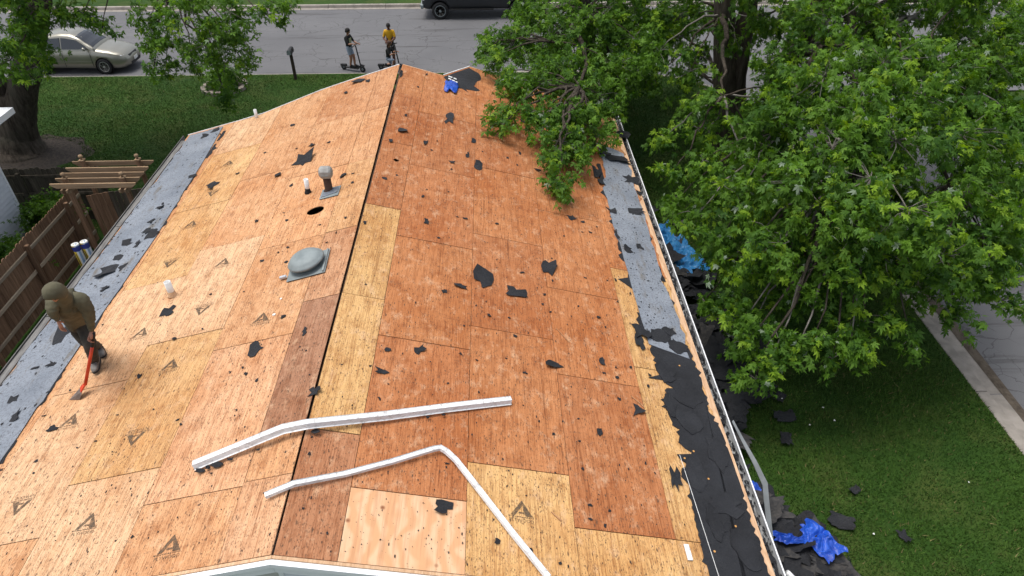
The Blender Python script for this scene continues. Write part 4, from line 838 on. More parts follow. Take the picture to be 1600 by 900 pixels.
bw = crumple('plastic_wrapper', M['tarp'], org, (.36, .75), .16, 5, roof_rot('R'), 10, 12)
tag(bw, 'crumpled blue plastic wrapper with white print at the far gable', 'wrapper')
mb = MB(); rr = roof_rot('R')
for (x0, y0, x1, y1) in ((-.12, .22, -.02, .20), (.01, .18, .09, .15), (-.12, .08, -.04, .05), (-.02, .03, .05, .0), (.07, -.02, .12, -.04)):
    d = rr @ Vector((0, .03, 0)); a = org+rr @ Vector((x0, y0, .19)); b_ = org+rr @ Vector((x1, y1, .19)); mb.prism([a-d, b_-d, b_+d, a+d], [p-Vector((0, 0, .004)) for p in (a-d, b_-d, b_+d, a+d)])
mb.build('print', M['scrapwhite'], bw)

# ================================================================ PEOPLE
def skin_body(J, edges, rad, sub=2):
    keys = list(J); me = bpy.data.meshes.new('b'); me.from_pydata([Vector(J[k]) for k in keys], [(keys.index(a), keys.index(b)) for a, b in edges], [])
    o = bpy.data.objects.new('b', me); COL.objects.link(o); o.modifiers.new('s', 'SKIN'); sv = me.skin_vertices[0].data
    for i, k in enumerate(keys):
        r = rad[k]; sv[i].radius = r if isinstance(r, tuple) else (r, r); sv[i].use_root = (i == 0)
    s = o.modifiers.new('u', 'SUBSURF'); s.levels = sub; s.render_levels = sub
    bpy.context.view_layer.update(); e = evaluated(o, 'b'); bpy.data.objects.remove(o)
    vs = [v.co.copy() for v in e.vertices]; fs = [tuple(p.vertices) for p in e.polygons]; bpy.data.meshes.remove(e); return vs, fs
def segd(p, a, b):
    ab = b-a; t = max(0, min(1, (p-a).dot(ab)/(ab.dot(ab)+1e-9))); return (p-a-ab*t).length
def hand(mb, wrist, direction, palm_n, s, curl, mi, thumb_side=1):
    d = Vector(direction).normalized(); n = Vector(palm_n); n = (n-d*n.dot(d)).normalized(); t = d.cross(n)*thumb_side
    w = Vector(wrist)
    mb.tube([w-d*.02*s, w+d*.03*s, w+d*.085*s, w+d*.095*s], [.026*s, .036*s, .04*s, .03*s], 10, mi, True, (1, 1) if False else (.55, 1.05))
    for k, (off, ln) in enumerate(((.030, .072), (.010, .082), (-.010, .076), (-.030, .058))):
        p = w+d*.088*s+t*off*s; pts = [p-d*.02*s, p]; dd = d.copy()
        for j in range(3):
            dd = (Matrix.Rotation(-curl*(.8+.15*k), 3, t) @ dd) if j else dd; p = p+dd*ln*s/3*(1.15-.12*j); pts.append(p.copy())
        mb.tube(pts, [.0095*s, .0095*s, .009*s, .0082*s, .006*s], 6, mi)
    p = w+d*.03*s+t*.034*s; dd = (d*.6+t*.8).normalized(); pts = [p-t*.015*s, p]
    for j in range(2): p = p+dd*.033*s; pts.append(p.copy()); dd = (dd+n*curl*.5).normalized()
    mb.tube(pts, [.012*s, .0115*s, .010*s, .007*s], 6, mi)
def head_shape(c, fwd, up, s):
    fwd = Vector(fwd).normalized(); up = Vector(up); up = (up-fwd*up.dot(fwd)).normalized(); rt = fwd.cross(up); vs = []; fs = []; seg, ring = 18, 14
    for i in range(ring+1):
        th = math.pi*i/ring
        for k in range(seg):
            ph = 2*math.pi*k/seg; x, y, z = math.sin(th)*math.cos(ph), math.sin(th)*math.sin(ph), math.cos(th)
            f = x*.098; l = y*.078; u = z*.118
            if z < -.2: l *= 1+.28*(z+.2); f += .012*(x > .2)
            if x > .8 and abs(y) < .3 and -.35 < z < .12: f += .022*(1-abs(y)/.3)
            if x > .6 and .05 < z < .3 and .2 < abs(y) < .6: f -= .008
            vs.append(Vector(c)+(fwd*f+rt*l+up*u)*s)
    for i in range(ring):
        for k in range(seg): fs.append((i*seg+k, (i+1)*seg+k, (i+1)*seg+(k+1) % seg, i*seg+(k+1) % seg))
    return vs, fs, fwd, up, rt
E0 = [('pel', 'chest'), ('chest', 'neck'), ('neck', 'head'), ('chest', 'shA'), ('shA', 'elA'), ('elA', 'haA'), ('chest', 'shB'), ('shB', 'elB'), ('elB', 'haB'), ('pel', 'hipA'), ('hipA', 'kneeA'), ('kneeA', 'ankA'), ('ankA', 'footA'), ('pel', 'hipB'), ('hipB', 'kneeB'), ('kneeB', 'ankB'), ('ankB', 'footB')]
def rads(s, loose=1.0):
    return dict(pel=(.15*s, .115*s), chest=(.165*s, .12*s), neck=.055*s, head=.05*s, shA=.07*s*loose, elA=.048*s*loose, haA=.032*s, shB=.07*s*loose, elB=.048*s*loose, haB=.032*s, hipA=.095*s, kneeA=.066*s*loose, ankA=.045*s*loose, footA=.036*s, hipB=.095*s, kneeB=.066*s*loose, ankB=.045*s*loose, footB=.036*s)
def person(label, J, s, mats, bonemat, face, up, base, hands=(), hair=None, loose=1., cat='person', headpos=None, group=None, rad=None, folds=0., sub=2):
    """mats: list of materials, bonemat: bone index -> material slot"""
    J = {k: Vector(v) for k, v in J.items()}
    vs, fs = skin_body(J, E0, rad or rads(s, loose), sub); mi = []
    segs = [(J[a], J[b]) for a, b in E0]
    for f in fs:
        c = sum((vs[i] for i in f), Vector())/len(f)
        k = min(range(len(segs)), key=lambda q: segd(c, *segs[q])); mv = bonemat[E0[k]] if E0[k] in bonemat else 0
        if callable(mv): mv = mv(c)
        mi.append(mv)
    if folds:                                    # creases in the cloth, pushed along the surface normals
        nrm_ = [Vector() for _ in vs]
        for f in fs:
            q = (vs[f[1]]-vs[f[0]]).cross(vs[f[-1]]-vs[f[0]])
            for i in f: nrm_[i] += q
        cloth = {i for f, k in zip(fs, mi) if k for i in f}
        for i in cloth:
            p = vs[i]; w1 = mnoise.noise(Vector((p.x*7, p.y*7, p.z*19))); w2 = mnoise.noise(Vector((p.x*16+5, p.y*16, p.z*30)))
            vs[i] = p+nrm_[i].normalized()*folds*((1-abs(w1))**3*1.6-.8+.5*w2)
    mb = MB(); mb.v = [tuple(v) for v in vs]; mb.f = fs; mb.m = mi
    hv, hf, fw, u, rt = head_shape(headpos or J['head'], face, up, s); mb.add(hv, hf, bonemat['skin'])
    for sgn in (-1, 1): mb.sphere((headpos or J['head'])+rt*.078*s*sgn-u*.01*s, (.018*s, .018*s, .03*s), 8, 6, bonemat['skin'])
    for (k, d, n, cu, ts) in hands: hand(mb, J[k], d, n, s*1.05, cu, bonemat['skin'], ts)
    root = thing('person', label, cat, base, 0, group)
    b = mb.build('body', mats, root, True)
    hc = headpos or J['head']; e = MB()
    for sgn in (-1, 1): e.sphere(hc+fw*.088*s+rt*.032*s*sgn+u*.012*s, .011*s, 8, 6)
    e.tube([hc+fw*.094*s-u*.055*s-rt*.022*s, hc+fw*.098*s-u*.058*s, hc+fw*.094*s-u*.055*s+rt*.022*s], .005*s, 5)
    e.build('eyes_and_mouth', M['eye'], root)
    if hair:
        hm = MB(); kind, mat = hair
        def cap(lo, grow):
            v2, f2 = [], []
            for i in range(13):
                th = math.pi*lo*i/12
                for k in range(18):
                    ph = 2*math.pi*k/18; back = .5-.5*math.cos(ph)
                    t2 = th*(.62+.38*back); x, y, z = math.sin(t2)*math.cos(ph), math.sin(t2)*math.sin(ph), math.cos(t2)
                    g = grow*(1+.10*mnoise.noise((x*4, y*4, z*4)))
                    v2.append(hc+(fw*x*.104+rt*y*.086+u*z*.124)*s*g)
            for i in range(12):
                for k in range(18): f2.append((i*18+k, (i+1)*18+k, (i+1)*18+(k+1) % 18, i*18+(k+1) % 18))
            hm.add(v2, f2)
        cap(.62 if kind == 'short' else .72, 1.06 if kind == 'short' else 1.16)
        if kind == 'long':
            for k in range(7):
                a = (k-3)*.33; p0 = hc-fw*.06*s*math.cos(a)+rt*.085*s*math.sin(a); hm.tube([p0+u*.04*s, p0-u*.10*s-fw*.03*s, p0-u*.26*s-fw*.02*s], [.04*s, .04*s, .02*s], 7)
        hm.build('hair', mat, root, True)
    return root, fw, u, rt
def shoe(parent, ank, toe, s, up, mats=('shoe', 'sole')):
    a, t = Vector(ank), Vector(toe); up = Vector(up).normalized(); d = (t-a); d = (d-up*d.dot(up)).normalized(); sd = d.cross(up)
    gr = t-up*.032*s
    def ring(f, w, h0, h1): c = gr+d*f*s; return [c-sd*w*s+up*h0*s, c+sd*w*s+up*h0*s, c+sd*w*.8*s+up*h1*s, c-sd*w*.8*s+up*h1*s]
    secs = [ring(-.17, .035, .018, .11), ring(-.12, .042, .018, .125), ring(-.03, .046, .018, .095), ring(.05, .052, .018, .07), ring(.10, .045, .02, .05), ring(.125, .025, .022, .036)]
    mb = MB()
    for A, B in zip(secs, secs[1:]): mb.add(A+B, [(0, 1, 5, 4), (1, 2, 6, 5), (2, 3, 7, 6), (3, 0, 4, 7)])
    mb.add(secs[0], [(0, 1, 2, 3)]); mb.add(secs[-1], [(3, 2, 1, 0)])
    o = mb.build('shoe', M[mats[0]], parent, True)
    mb = MB(); so_ = [(-.175, .038), (-.12, .046), (-.03, .05), (.05, .056), (.10, .048), (.13, .026)]
    tp = [gr+d*f*s-sd*w*s+up*.02*s for f, w in so_]+[gr+d*f*s+sd*w*s+up*.02*s for f, w in so_[::-1]]
    mb.prism(tp, [p-up*.022*s for p in tp]).build('sole', M[mats[1]], o)

# worker on the left slope, bent forward over a roofing shovel
JW = {k: Vector(v) for k, v in J.items()}
JB = {k: JW[k] for k in ('pel', 'chest', 'neck', 'head', 'shA', 'elA', 'haA', 'shB', 'elB', 'haB', 'hipA', 'kneeA', 'ankA', 'footA', 'hipB', 'kneeB', 'ankB', 'footB')}
s = 1.06; hd = JB['head']
bm_ = {}
for e in E0: bm_[e] = 1
for e in E0[9:]: bm_[e] = 2
bm_['skin'] = 0
for e in (('elA', 'haA'), ('elB', 'haB')):
    w_ = JB[e[1]]; bm_[e] = (lambda c, w_=w_: 0 if (c-w_).length < .035 else 1)
bm_[('pel', 'chest')] = lambda c: 1
rw = rads(s, 1.25); rw.update(chest=(.215*s, .18*s), pel=(.155*s, .145*s), neck=.10*s, head=.075*s, shA=.108*s, shB=.108*s, elA=.078*s, elB=.078*s, hipA=.112*s, hipB=.112*s, kneeA=.088*s, kneeB=.088*s, ankA=.066*s, ankB=.066*s)
fdir = Vector((-.10, -.48, -.86)); updir = Vector((-.25, -.80, .50))
hA = (JW['sh1']-JW['grip']).normalized()
wr, fw, u, rt = person('roof worker in an olive hooded sweatshirt bending over a red handled shovel', JB, s, [M['skin'], M['hoodie'], M['trouser']], bm_, fdir, updir, P('L', 3.85, 7.7),
    hands=[('haA', hA*.6+Vector((-.15, -.5, -.5)), (-.8, .3, 0), 1.0, 1), ('haB', (.2, -.25, -1), (1, .2, .1), .45, -1)], rad=rw, folds=.008, sub=3)
nrm = Vector((-SL, 0, 1)).normalized()
for a, t in (('ankA', 'footA'), ('ankB', 'footB')): shoe(wr, JB[a], JB[t], s, nrm)
# hood: a soft shell open at the face, drawn over the head and down to the shoulders
hv = []; hf = []; n1, n2 = 20, 16
for i in range(n2+1):
    th = math.pi*(.30+.70*i/n2)                 # angle from the face axis
    for k in range(n1):
        ph = 2*math.pi*k/n1; a, b_, c = math.cos(math.pi-th+0), math.sin(th)*math.cos(ph), math.sin(th)*math.sin(ph)
        g = 1+.05*mnoise.noise((b_*3, c*3, a*3))
        p = hd+(fw*(math.cos(th)*.128+.005)+u*b_*.135+rt*c*.112)*s*g
        if b_ < -.3: p += (JB['neck']-hd)*.35*min(1, (-b_-.3)*1.6)
        hv.append(p)
for i in range(n2):
    for k in range(n1): hf.append((i*n1+k, (i+1)*n1+k, (i+1)*n1+(k+1) % n1, i*n1+(k+1) % n1))
ho = mesh('hood', hv, hf, M['hoodie'], wr, True); md = ho.modifiers.new('t', 'SOLIDIFY'); md.thickness = .012
# shovel
g0, g1_, g2_ = JW['grip'], JW['sh1'], JW['sh2']; tip = P('L', 3.83, 7.0, .012); tp2 = P('L', 3.72, 7.13, .015)
ax = (g2_-g0).normalized(); up0 = g0-ax*.04
sv = thing('roofing_shovel', 'orange red handled roofing shovel with black grip and steel blade held by worker', 'shovel', tip)
MB().tube([up0, g0+ax*.02, g1_], [.022, .026, .024], 10).build('grip', M['grip'], sv, True)
MB().tube([g1_, g2_], [.022, .024], 10).build('handle', M['orange'], sv, True)
bd = (tip-g2_).normalized(); sd_ = bd.cross(Vector((-SL, 0, 1))).normalized()
A = [g2_+sd_*.03-bd*.03, g2_-sd_*.03-bd*.03, g2_-sd_*.07+bd*.10, g2_+sd_*.07+bd*.10]; dn = sd_.cross(bd)*.006
MB().prism(A, [p+dn*3 for p in A]).build('socket', M['orange'], sv)
e1 = P('L', 3.83-.0, 7.02, .008)
B = [g2_+sd_*.075+bd*.08, g2_-sd_*.075+bd*.08, P('L', 3.74, 6.98, .006), P('L', 3.93, 7.03, .006)]
MB().prism(B, [p+Vector((0, 0, .006)) for p in B]).build('blade', M['blade_steel'], sv)

# ---- scooters
def scooter(label, loc, rz):
    t = thing('kick_scooter', label, 'scooter', loc, rz); LOCAL[0] = True
    MB().box((.0, 0, .14), (.62, .16, .055)).build('deck', M['trim'], t, bevel=.012)
    MB().hull8([(.30, -.05, .12), (.30, .05, .12), (.44, .04, .22), (.44, -.04, .22)], [(.27, -.05, .17), (.27, .05, .17), (.42, .04, .30), (.42, -.04, .30)]).build('neck', M['trim'], t)
    MB().tube([(.43, 0, .22), (.30, 0, 1.12)], .028, 10).build('stem', M['trim'], t, True)
    h = MB().tube([(.29, -.25, 1.12), (.30, 0, 1.15), (.29, .25, 1.12)], .014, 8).build('handlebar', M['trim'], t, True)
    for sg in (-1, 1): MB().tube([(.29, .15*sg, 1.13), (.29, .26*sg, 1.12)], .021, 8).build('grip', M['grip'], h, True)
    MB().box((.31, 0, 1.18), (.05, .07, .05)).build('display', M['trim'], h)
    for x in (-.42, .50):
        m4 = Matrix.Translation((x, 0, .125)) @ Matrix.Rotation(math.pi/2, 4, 'X')
        w = MB().lathe([(.06, -.03), (.11, -.034), (.125, -.02), (.125, .02), (.11, .034), (.06, .03)], 20, m4).build('wheel', M['tyre'], t, True)
        MB().lathe([(.062, -.028), (.02, -.036), (.02, .036), (.062, .028)], 14, m4).build('hub', M['galv'], w, True)
    MB().hull8([(-.56, -.05, .17), (-.56, .05, .17), (-.28, .06, .17), (-.28, -.06, .17)], [(-.54, -.05, .25), (-.54, .05, .25), (-.30, .06, .26), (-.30, -.06, .26)]).build('fender', M['trim'], t)
    MB().box((-.35, 0, .14), (.14, .05, .04)).build('rear_fork', M['trim'], t)
    MB().box((.52, 0, .30), (.16, .07, .05), Matrix.Rotation(.2, 3, 'Y')).build('front_fender', M['trim'], t)
    LOCAL[0] = False; return t
def tr(J, loc, rz):
    m = Matrix.Translation(loc) @ Matrix.Rotation(rz, 4, 'Z'); return {k: m @ Vector(v) for k, v in J.items()}
gz_ = -.10
l1 = Vector((-5.92, 28.98, gz_)); r1 = R(-22)
scooter('black scooter under the dark haired rider, left of the roof ridge', l1, r1)
J1 = dict(pel=(-.02, 0, 1.00), chest=(-.03, 0, 1.36), neck=(-.02, 0, 1.52), head=(0, 0, 1.60), shA=(-.02, -.165, 1.45), elA=(.10, -.22, 1.20), haA=(.28, -.14, 1.22), shB=(-.02, .165, 1.45), elB=(.10, .22, 1.2), haB=(.26, .2, 1.14), hipA=(-.02, -.085, .95), kneeA=(.06, -.085, .58), ankA=(-.05, -.05, .24), footA=(.08, -.05, .205), hipB=(-.02, .085, .95), kneeB=(.10, .07, .6), ankB=(.12, .04, .24), footB=(.25, .04, .205))
def kidmat(short_mat, shirt, skin):
    d = {}
    for e in E0: d[e] = 1
    for e in E0[9:]: d[e] = 0
    d[('neck', 'head')] = 0; d[('elA', 'haA')] = 0; d[('elB', 'haB')] = 0; d['skin'] = 0; return d
m = Matrix.Translation(l1) @ Matrix.Rotation(r1, 4, 'Z'); f1 = m.to_3x3() @ Vector((1, 0, -.1))
d = kidmat(2, 1, 0)
for a in 'AB':
    d[('hip'+a, 'knee'+a)] = lambda c: 2 if c.z > .72+gz_ else 0
    d[('pel', 'hip'+a)] = 2
d[('pel', 'chest')] = lambda c: 1 if c.z > .93+gz_ else 2
pr1, *_ = person('dark haired rider in black shirt and denim shorts standing on black scooter', tr(J1, l1, r1), .95, [M['skin2'], M['black_tee'], M['denim']], d, f1, (0, 0, 1), l1, hands=[('haA', f1, (0, 0, -1), .6, 1), ('haB', f1, (0, 0, -1), .6, -1)], hair=('full', M['hair']), headpos=m @ Vector((.02, 0, 1.68)))
for a in 'AB':
    jj = tr(J1, l1, r1); shoe(pr1, jj['ank'+a], jj['foot'+a], .92, (0, 0, 1), ('black_tee', 'sole'))
pm = MB().box((0, 0, 0), (.012, .17, .20)); pm.v = [m @ (Vector(v)+Vector((.085, .0, 1.30))) for v in pm.v]; pm.build('shirt_print', M['tee_print'], pr1)
# rider in yellow, with a smaller child crouched on the second scooter in front
l2 = Vector((-4.30, 28.95, gz_)); r2 = R(-16)
scooter('black scooter half hidden behind the roof peak, carrying the crouching child', l2, r2)
l3 = Vector((-4.28, 29.55, gz_)); r3 = R(-95)
J3 = dict(pel=(0, 0, 1.0), chest=(0, 0, 1.37), neck=(0, 0, 1.54), head=(.01, 0, 1.62), shA=(0, -.18, 1.46), elA=(.08, -.24, 1.2), haA=(.24, -.10, 1.12), shB=(0, .18, 1.46), elB=(.08, .24, 1.2), haB=(.24, .10, 1.12), hipA=(0, -.09, .95), kneeA=(.04, -.1, .52), ankA=(0, -.1, .09), footA=(.13, -.1, .04), hipB=(0, .09, .95), kneeB=(.03, .1, .52), ankB=(0, .1, .09), footB=(.13, .1, .04))
d = kidmat(2, 1, 0)
for a in 'AB':
    d[('hip'+a, 'knee'+a)] = lambda c: 2 if c.z > .55+gz_ else 0
    d[('pel', 'hip'+a)] = 2; d[('sh'+a, 'el'+a)] = lambda c: 1 if c.z > 1.27+gz_ else 0
d[('pel', 'chest')] = lambda c: 1 if c.z > .86+gz_ else 2
m3 = Matrix.Translation(l3) @ Matrix.Rotation(r3, 4, 'Z'); f3 = m3.to_3x3() @ Vector((1, 0, -.35))
pr3, *_ = person('person in a bright yellow shirt standing in the street behind the roof peak', tr(J3, l3, r3), 1.0, [M['skin3'], M['yellow_tee'], M['dark_shorts']], d, f3, (0, 0, 1), l3, hands=[('haA', f3, (0, 0, -1), .6, 1), ('haB', f3, (0, 0, -1), .6, -1)], hair=('short', M['hair']), loose=1.15, headpos=m3 @ Vector((.03, 0, 1.70)))
for a in 'AB':
    jj = tr(J3, l3, r3); shoe(pr3, jj['ank'+a], jj['foot'+a], .95, (0, 0, 1), ('black_tee', 'sole'))
m2 = Matrix.Translation(l2) @ Matrix.Rotation(r2, 4, 'Z')
J2 = dict(pel=(-.05, 0, .52), chest=(.0, 0, .86), neck=(.02, 0, 1.02), head=(.04, 0, 1.1), shA=(.0, -.15, .93), elA=(.12, -.19, .74), haA=(.27, -.15, .80), shB=(.0, .15, .93), elB=(.12, .19, .74), haB=(.27, .15, .80), hipA=(-.04, -.08, .48), kneeA=(.24, -.1, .52), ankA=(.16, -.07, .23), footA=(.27, -.07, .205), hipB=(-.04, .08, .48), kneeB=(.02, .1, .26), ankB=(-.22, .05, .22), footB=(-.12, .05, .205))
d = kidmat(2, 1, 0)
for a in 'AB': d[('pel', 'hip'+a)] = 2; d[('hip'+a, 'knee'+a)] = 2
f2_ = m2.to_3x3() @ Vector((1, 0, 0))
pr2, *_ = person('small child with long brown hair and black top crouching on scooter', tr(J2, l2, r2), .86, [M['skin2'], M['black_tee'], M['denim']], d, f2_, (0, 0, 1), l2, hands=[('haA', f2_, (0, 0, -1), .6, 1), ('haB', f2_, (0, 0, -1), .6, -1)], hair=('long', M['hair_brown']), headpos=m2 @ Vector((.06, 0, 1.17)))
for a in 'AB':
    jj = tr(J2, l2, r2); shoe(pr2, jj['ank'+a], jj['foot'+a], .8, (0, 0, 1), ('black_tee', 'sole'))

# ================================================================ VEHICLES
def interp(tab, x):
    for (a, b), (c, d) in zip(tab, tab[1:]):
        if x <= c: t = (x-a)/(c-a); t = max(0, min(1, t)); t = t*t*(3-2*t)*.5+t*.5; return b+(d-b)*t
    return tab[-1][1]
def loft(mb, secs, mi=0, closed=False):
    n = len(secs[0]); b = len(mb.v); mb.v += [tuple(p) for s in secs for p in s]
    for i in range(len(secs)-1):
        for k in range(n-1): mb.f.append((b+i*n+k, b+i*n+k+1, b+(i+1)*n+k+1, b+(i+1)*n+k)); mb.m.append(mi)
    for i, rev in ((0, False), (len(secs)-1, True)):
        f = [b+i*n+k for k in range(n)]; mb.f.append(tuple(f[::-1] if rev else f)); mb.m.append(mi)
def wheels(t, xs, yw, r, wd, dual=None, rimmat='rim'):
    for x in xs:
        for sg in (-1, 1):
            m4 = Matrix.Translation((x, sg*yw, r)) @ Matrix.Rotation(-math.pi/2*sg, 4, 'X')
            w = MB().lathe([(r*.62, -wd*.45), (r*.9, -wd*.5), (r, -wd*.36), (r, wd*.36), (r*.9, wd*.5), (r*.62, wd*.45)], 28, m4).build('tyre' if 0 else 'wheel', M['tyre'], t, True)
            rb = MB().lathe([(r*.66, wd*.46), (r*.61, wd*.49), (r*.57, wd*.34), (r*.2, wd*.38), (0, wd*.40)], 28, m4)
            rb.build('rim', M['trim'], w, True)
            sp = MB()
            for k in range(7):
                a = 2*math.pi*k/7; c, s_ = math.cos(a), math.sin(a); d = Vector((c, s_, 0)); e = Vector((-s_, c, 0)); z0, z1 = Vector((0, 0, wd*.36)), Vector((0, 0, wd*.46))
                q = [d*r*.10-e*r*.07, d*r*.60-e*r*.10, d*r*.60+e*r*.10, d*r*.10+e*r*.07]
                sp.hull8([p+z0 for p in q], [p+z1 for p in q])
            sp.lathe([(r*.665, wd*.44), (r*.66, wd*.50), (r*.60, wd*.50), (r*.59, wd*.42)], 28); sp.lathe([(r*.17, wd*.40), (r*.15, wd*.49), (0, wd*.50)], 14)
            sp.v = [m4 @ Vector(v) for v in sp.v]; sp.build('spokes', M[rimmat], w, False)
def sedan(label, loc, rz):
    t = thing('parked_car', label, 'car', loc, rz); LOCAL[0] = True
    top = [(-2.27, .80), (-2.15, .96), (-1.55, 1.0), (-1.0, .99), (.4, .965), (.95, .955), (1.5, .87), (1.95, .76), (2.2, .64), (2.27, .52)]
    bot = [(-2.27, .42), (-2.1, .24), (2.0, .2), (2.27, .30)]
    hw = [(-2.27, .62), (-2.1, .78), (-1.5, .845), (0, .85), (1.2, .845), (1.8, .80), (2.12, .70), (2.27, .52)]
    xs = sorted(set([round(v, 3) for v in np.linspace(-2.27, 2.27, 44)])); secs = []
    for x in xs:
        zt, zb, h = interp(top, x), interp(bot, x), interp(hw, x); d = zt-zb
        half = [(0, zb), (h*.86, zb), (h*.965, zb+.06), (h*.99, zb+d*.30), (h, zb+d*.50), (h*.985, zb+d*.72), (h*.93, zb+d*.90), (h*.86, zb+d*.975), (h*.6, zt+.012), (0, zt+.03)]
        secs.append([Vector((x, y, z)) for y, z in half]+[Vector((x, -y, z)) for y, z in half[::-1][1:]])
    mb = MB(); loft(mb, secs); body = mb.build('body', M['carpaint'], t, True)
    for x in (-1.32, 1.28):
        for sg in (-1, 1):
            c = MB().lathe([(.355, -.25), (.355, .25)], 32, Matrix.Translation((x, sg*.80, .30)) @ Matrix.Rotation(math.pi/2, 4, 'X')).build('cutter', M['trim'], t); c.parent = None; c.matrix_world = t.matrix_world if 0 else Matrix.Identity(4)
            # cut in the car's own axes
            body.parent = None; bpy.context.view_layer.update(); boolean_cut(body, c); body.parent = t
    body.data.polygons.foreach_set('use_smooth', [True]*len(body.data.polygons))
    MB().box((0, 0, .36), (4.0, 1.2, .34)).build('underbody', M['trim'], t)
    for x in (-1.32, 1.28):
        for sg in (-1, 1): MB().lathe([(.352, -.12), (.352, .10), (.0, .10)], 24, Matrix.Translation((x, sg*.72, .30)) @ Matrix.Rotation(-sg*math.pi/2, 4, 'X') @ Matrix.Rotation(math.pi, 4, 'X'), caps=False).build('wheel_well', M['trim'], t)
    # cabin
    rf = [(-1.72, 1.0), (-1.3, 1.22), (-.85, 1.415), (-.3, 1.47), (.1, 1.455), (.42, 1.36), (.8, 1.14), (1.08, .97)]
    xs = np.linspace(-1.72, 1.08, 30); secs = []
    for x in xs:
        zt = interp(rf, x); d = max(0, zt-.93); h = .79-.02*abs(x)
        half = [(h, .90), (h-.02, .95), (h-.02-d*.36, .95+d*.80), (h-.07-d*.38, zt-.018), (h*.45, zt+.012), (0, zt+.02)]
        secs.append([Vector((x, y, z)) for y, z in half]+[Vector((x, -y, z)) for y, z in half[::-1][1:]])
    mb = MB(); loft(mb, secs); mb.build('cabin', M['carpaint'], t, True)
    def side(x, z, sg):
        zt = interp(rf, x); d = max(0, zt-.93); h = .79-.02*abs(x); y = h-.02-d*.36*min(1, max(0, (z-.95)/max(.01, d*.80))); return Vector((x, sg*(y+.022), z))
    def pane(name, outline, mat, par):
        for sg in (-1, 1):
            a = [side(x, z, sg) for x, z in outline]; b = [p-Vector((0, sg*.02, 0)) for p in a]; MB().prism(a, b).build(name, M[mat], par)
    pane('side_window', [(-.26, .975), (.82, .975), (.70, 1.08), (.36, 1.29), (.0, 1.345), (-.24, 1.355)], 'glass', t)
    pane('side_window', [(-1.16, .985), (-.32, .975), (-.30, 1.355), (-.75, 1.33), (-.98, 1.22)], 'glass', t)
    pane('side_window', [(-1.46, 1.0), (-1.22, .99), (-1.05, 1.20), (-1.18, 1.17)], 'glass', t)
    def screen(name, x0, x1, n=7):
        rows = []
        for i in range(n):
            x = x0+(x1-x0)*i/(n-1); zt = interp(rf, x); d = max(0, zt-.93); h = (.79-.02*abs(x)); w = h-.115-d*.36
            rows.append([Vector((x, w, zt-.004)), Vector((x, w*.55, zt+.020)), Vector((x, 0, zt+.029)), Vector((x, -w*.55, zt+.020)), Vector((x, -w, zt-.004))])
        mb = MB()
        for a, b in zip(rows, rows[1:]):
            for k in range(4): mb.add([a[k], a[k+1], b[k+1], b[k]], [(0, 1, 2, 3)])
        mb.build(name, M['glass'], t, True)
    screen('windshield', .34, .99); screen('rear_window', -.98, -1.60)
    for sg in (-1, 1):
        MB().tube([Vector((.70, sg*.80, 1.0)), Vector((.74, sg*.93, 1.02)), Vector((.72, sg*.97, 1.03))], [.035, .075, .05], 8, flat=(.8, 1.1)).build('mirror', M['carpaint'], t, True)
        for x0 in (-1.22, -.29, .86):
            MB().box((x0, sg*.847, .62), (.012, .012, .62)).build('door_seam', M['trim'], t)
        for x0 in (-.95, .02): MB().tube([(x0-.08, sg*.845, .84), (x0, sg*.865, .845), (x0+.08, sg*.845, .84)], .014, 6).build('door_handle', M['carpaint'], t, True)
        MB().box((-.2, sg*.856, .50), (2.1, .014, .035)).build('side_moulding', M['carpaint'], t)
        MB().hull8([(1.80, sg*.755, .62), (2.10, sg*.665, .58), (2.20, sg*.50, .57), (1.95, sg*.56, .60)], [(1.74, sg*.75, .765), (2.04, sg*.66, .70), (2.14, sg*.50, .675), (1.90, sg*.54, .76)]).build('headlight', M['lamp'], t, bevel=.02)
        MB().box((-2.2, sg*.62, .78), (.14, .26, .16)).build('tail_light', M['red'], t, bevel=.02)
    MB().hull8([(2.15, -.40, .52), (2.27, -.30, .5), (2.27, .30, .5), (2.15, .40, .52)], [(2.10, -.42, .655), (2.215, -.36, .635), (2.215, .36, .635), (2.10, .42, .655)]).build('grille', M['trim'], t, bevel=.01)
    MB().hull8([(2.1, -.50, .27), (2.285, -.38, .27), (2.285, .38, .27), (2.1, .50, .27)], [(2.1, -.52, .37), (2.292, -.42, .37), (2.292, .42, .37), (2.1, .52, .37)]).build('bumper_intake', M['trim'], t)
    MB().box((2.30, 0, .44), (.012, .31, .12)).build('licence_plate', M['scrapwhite'], t)
    MB().tube([(.93, -.62, .975), (1.0, 0, .995), (.93, .62, .975)], .02, 6).build('cowl', M['trim'], t)
    wheels(t, (-1.32, 1.28), .76, .305, .19); LOCAL[0] = False; t.scale = (1, 1, 1.07); return t
sedan('beige metallic sedan parked along the near side of the street', (-17.55, 29.75, -.10), R(-1.2))
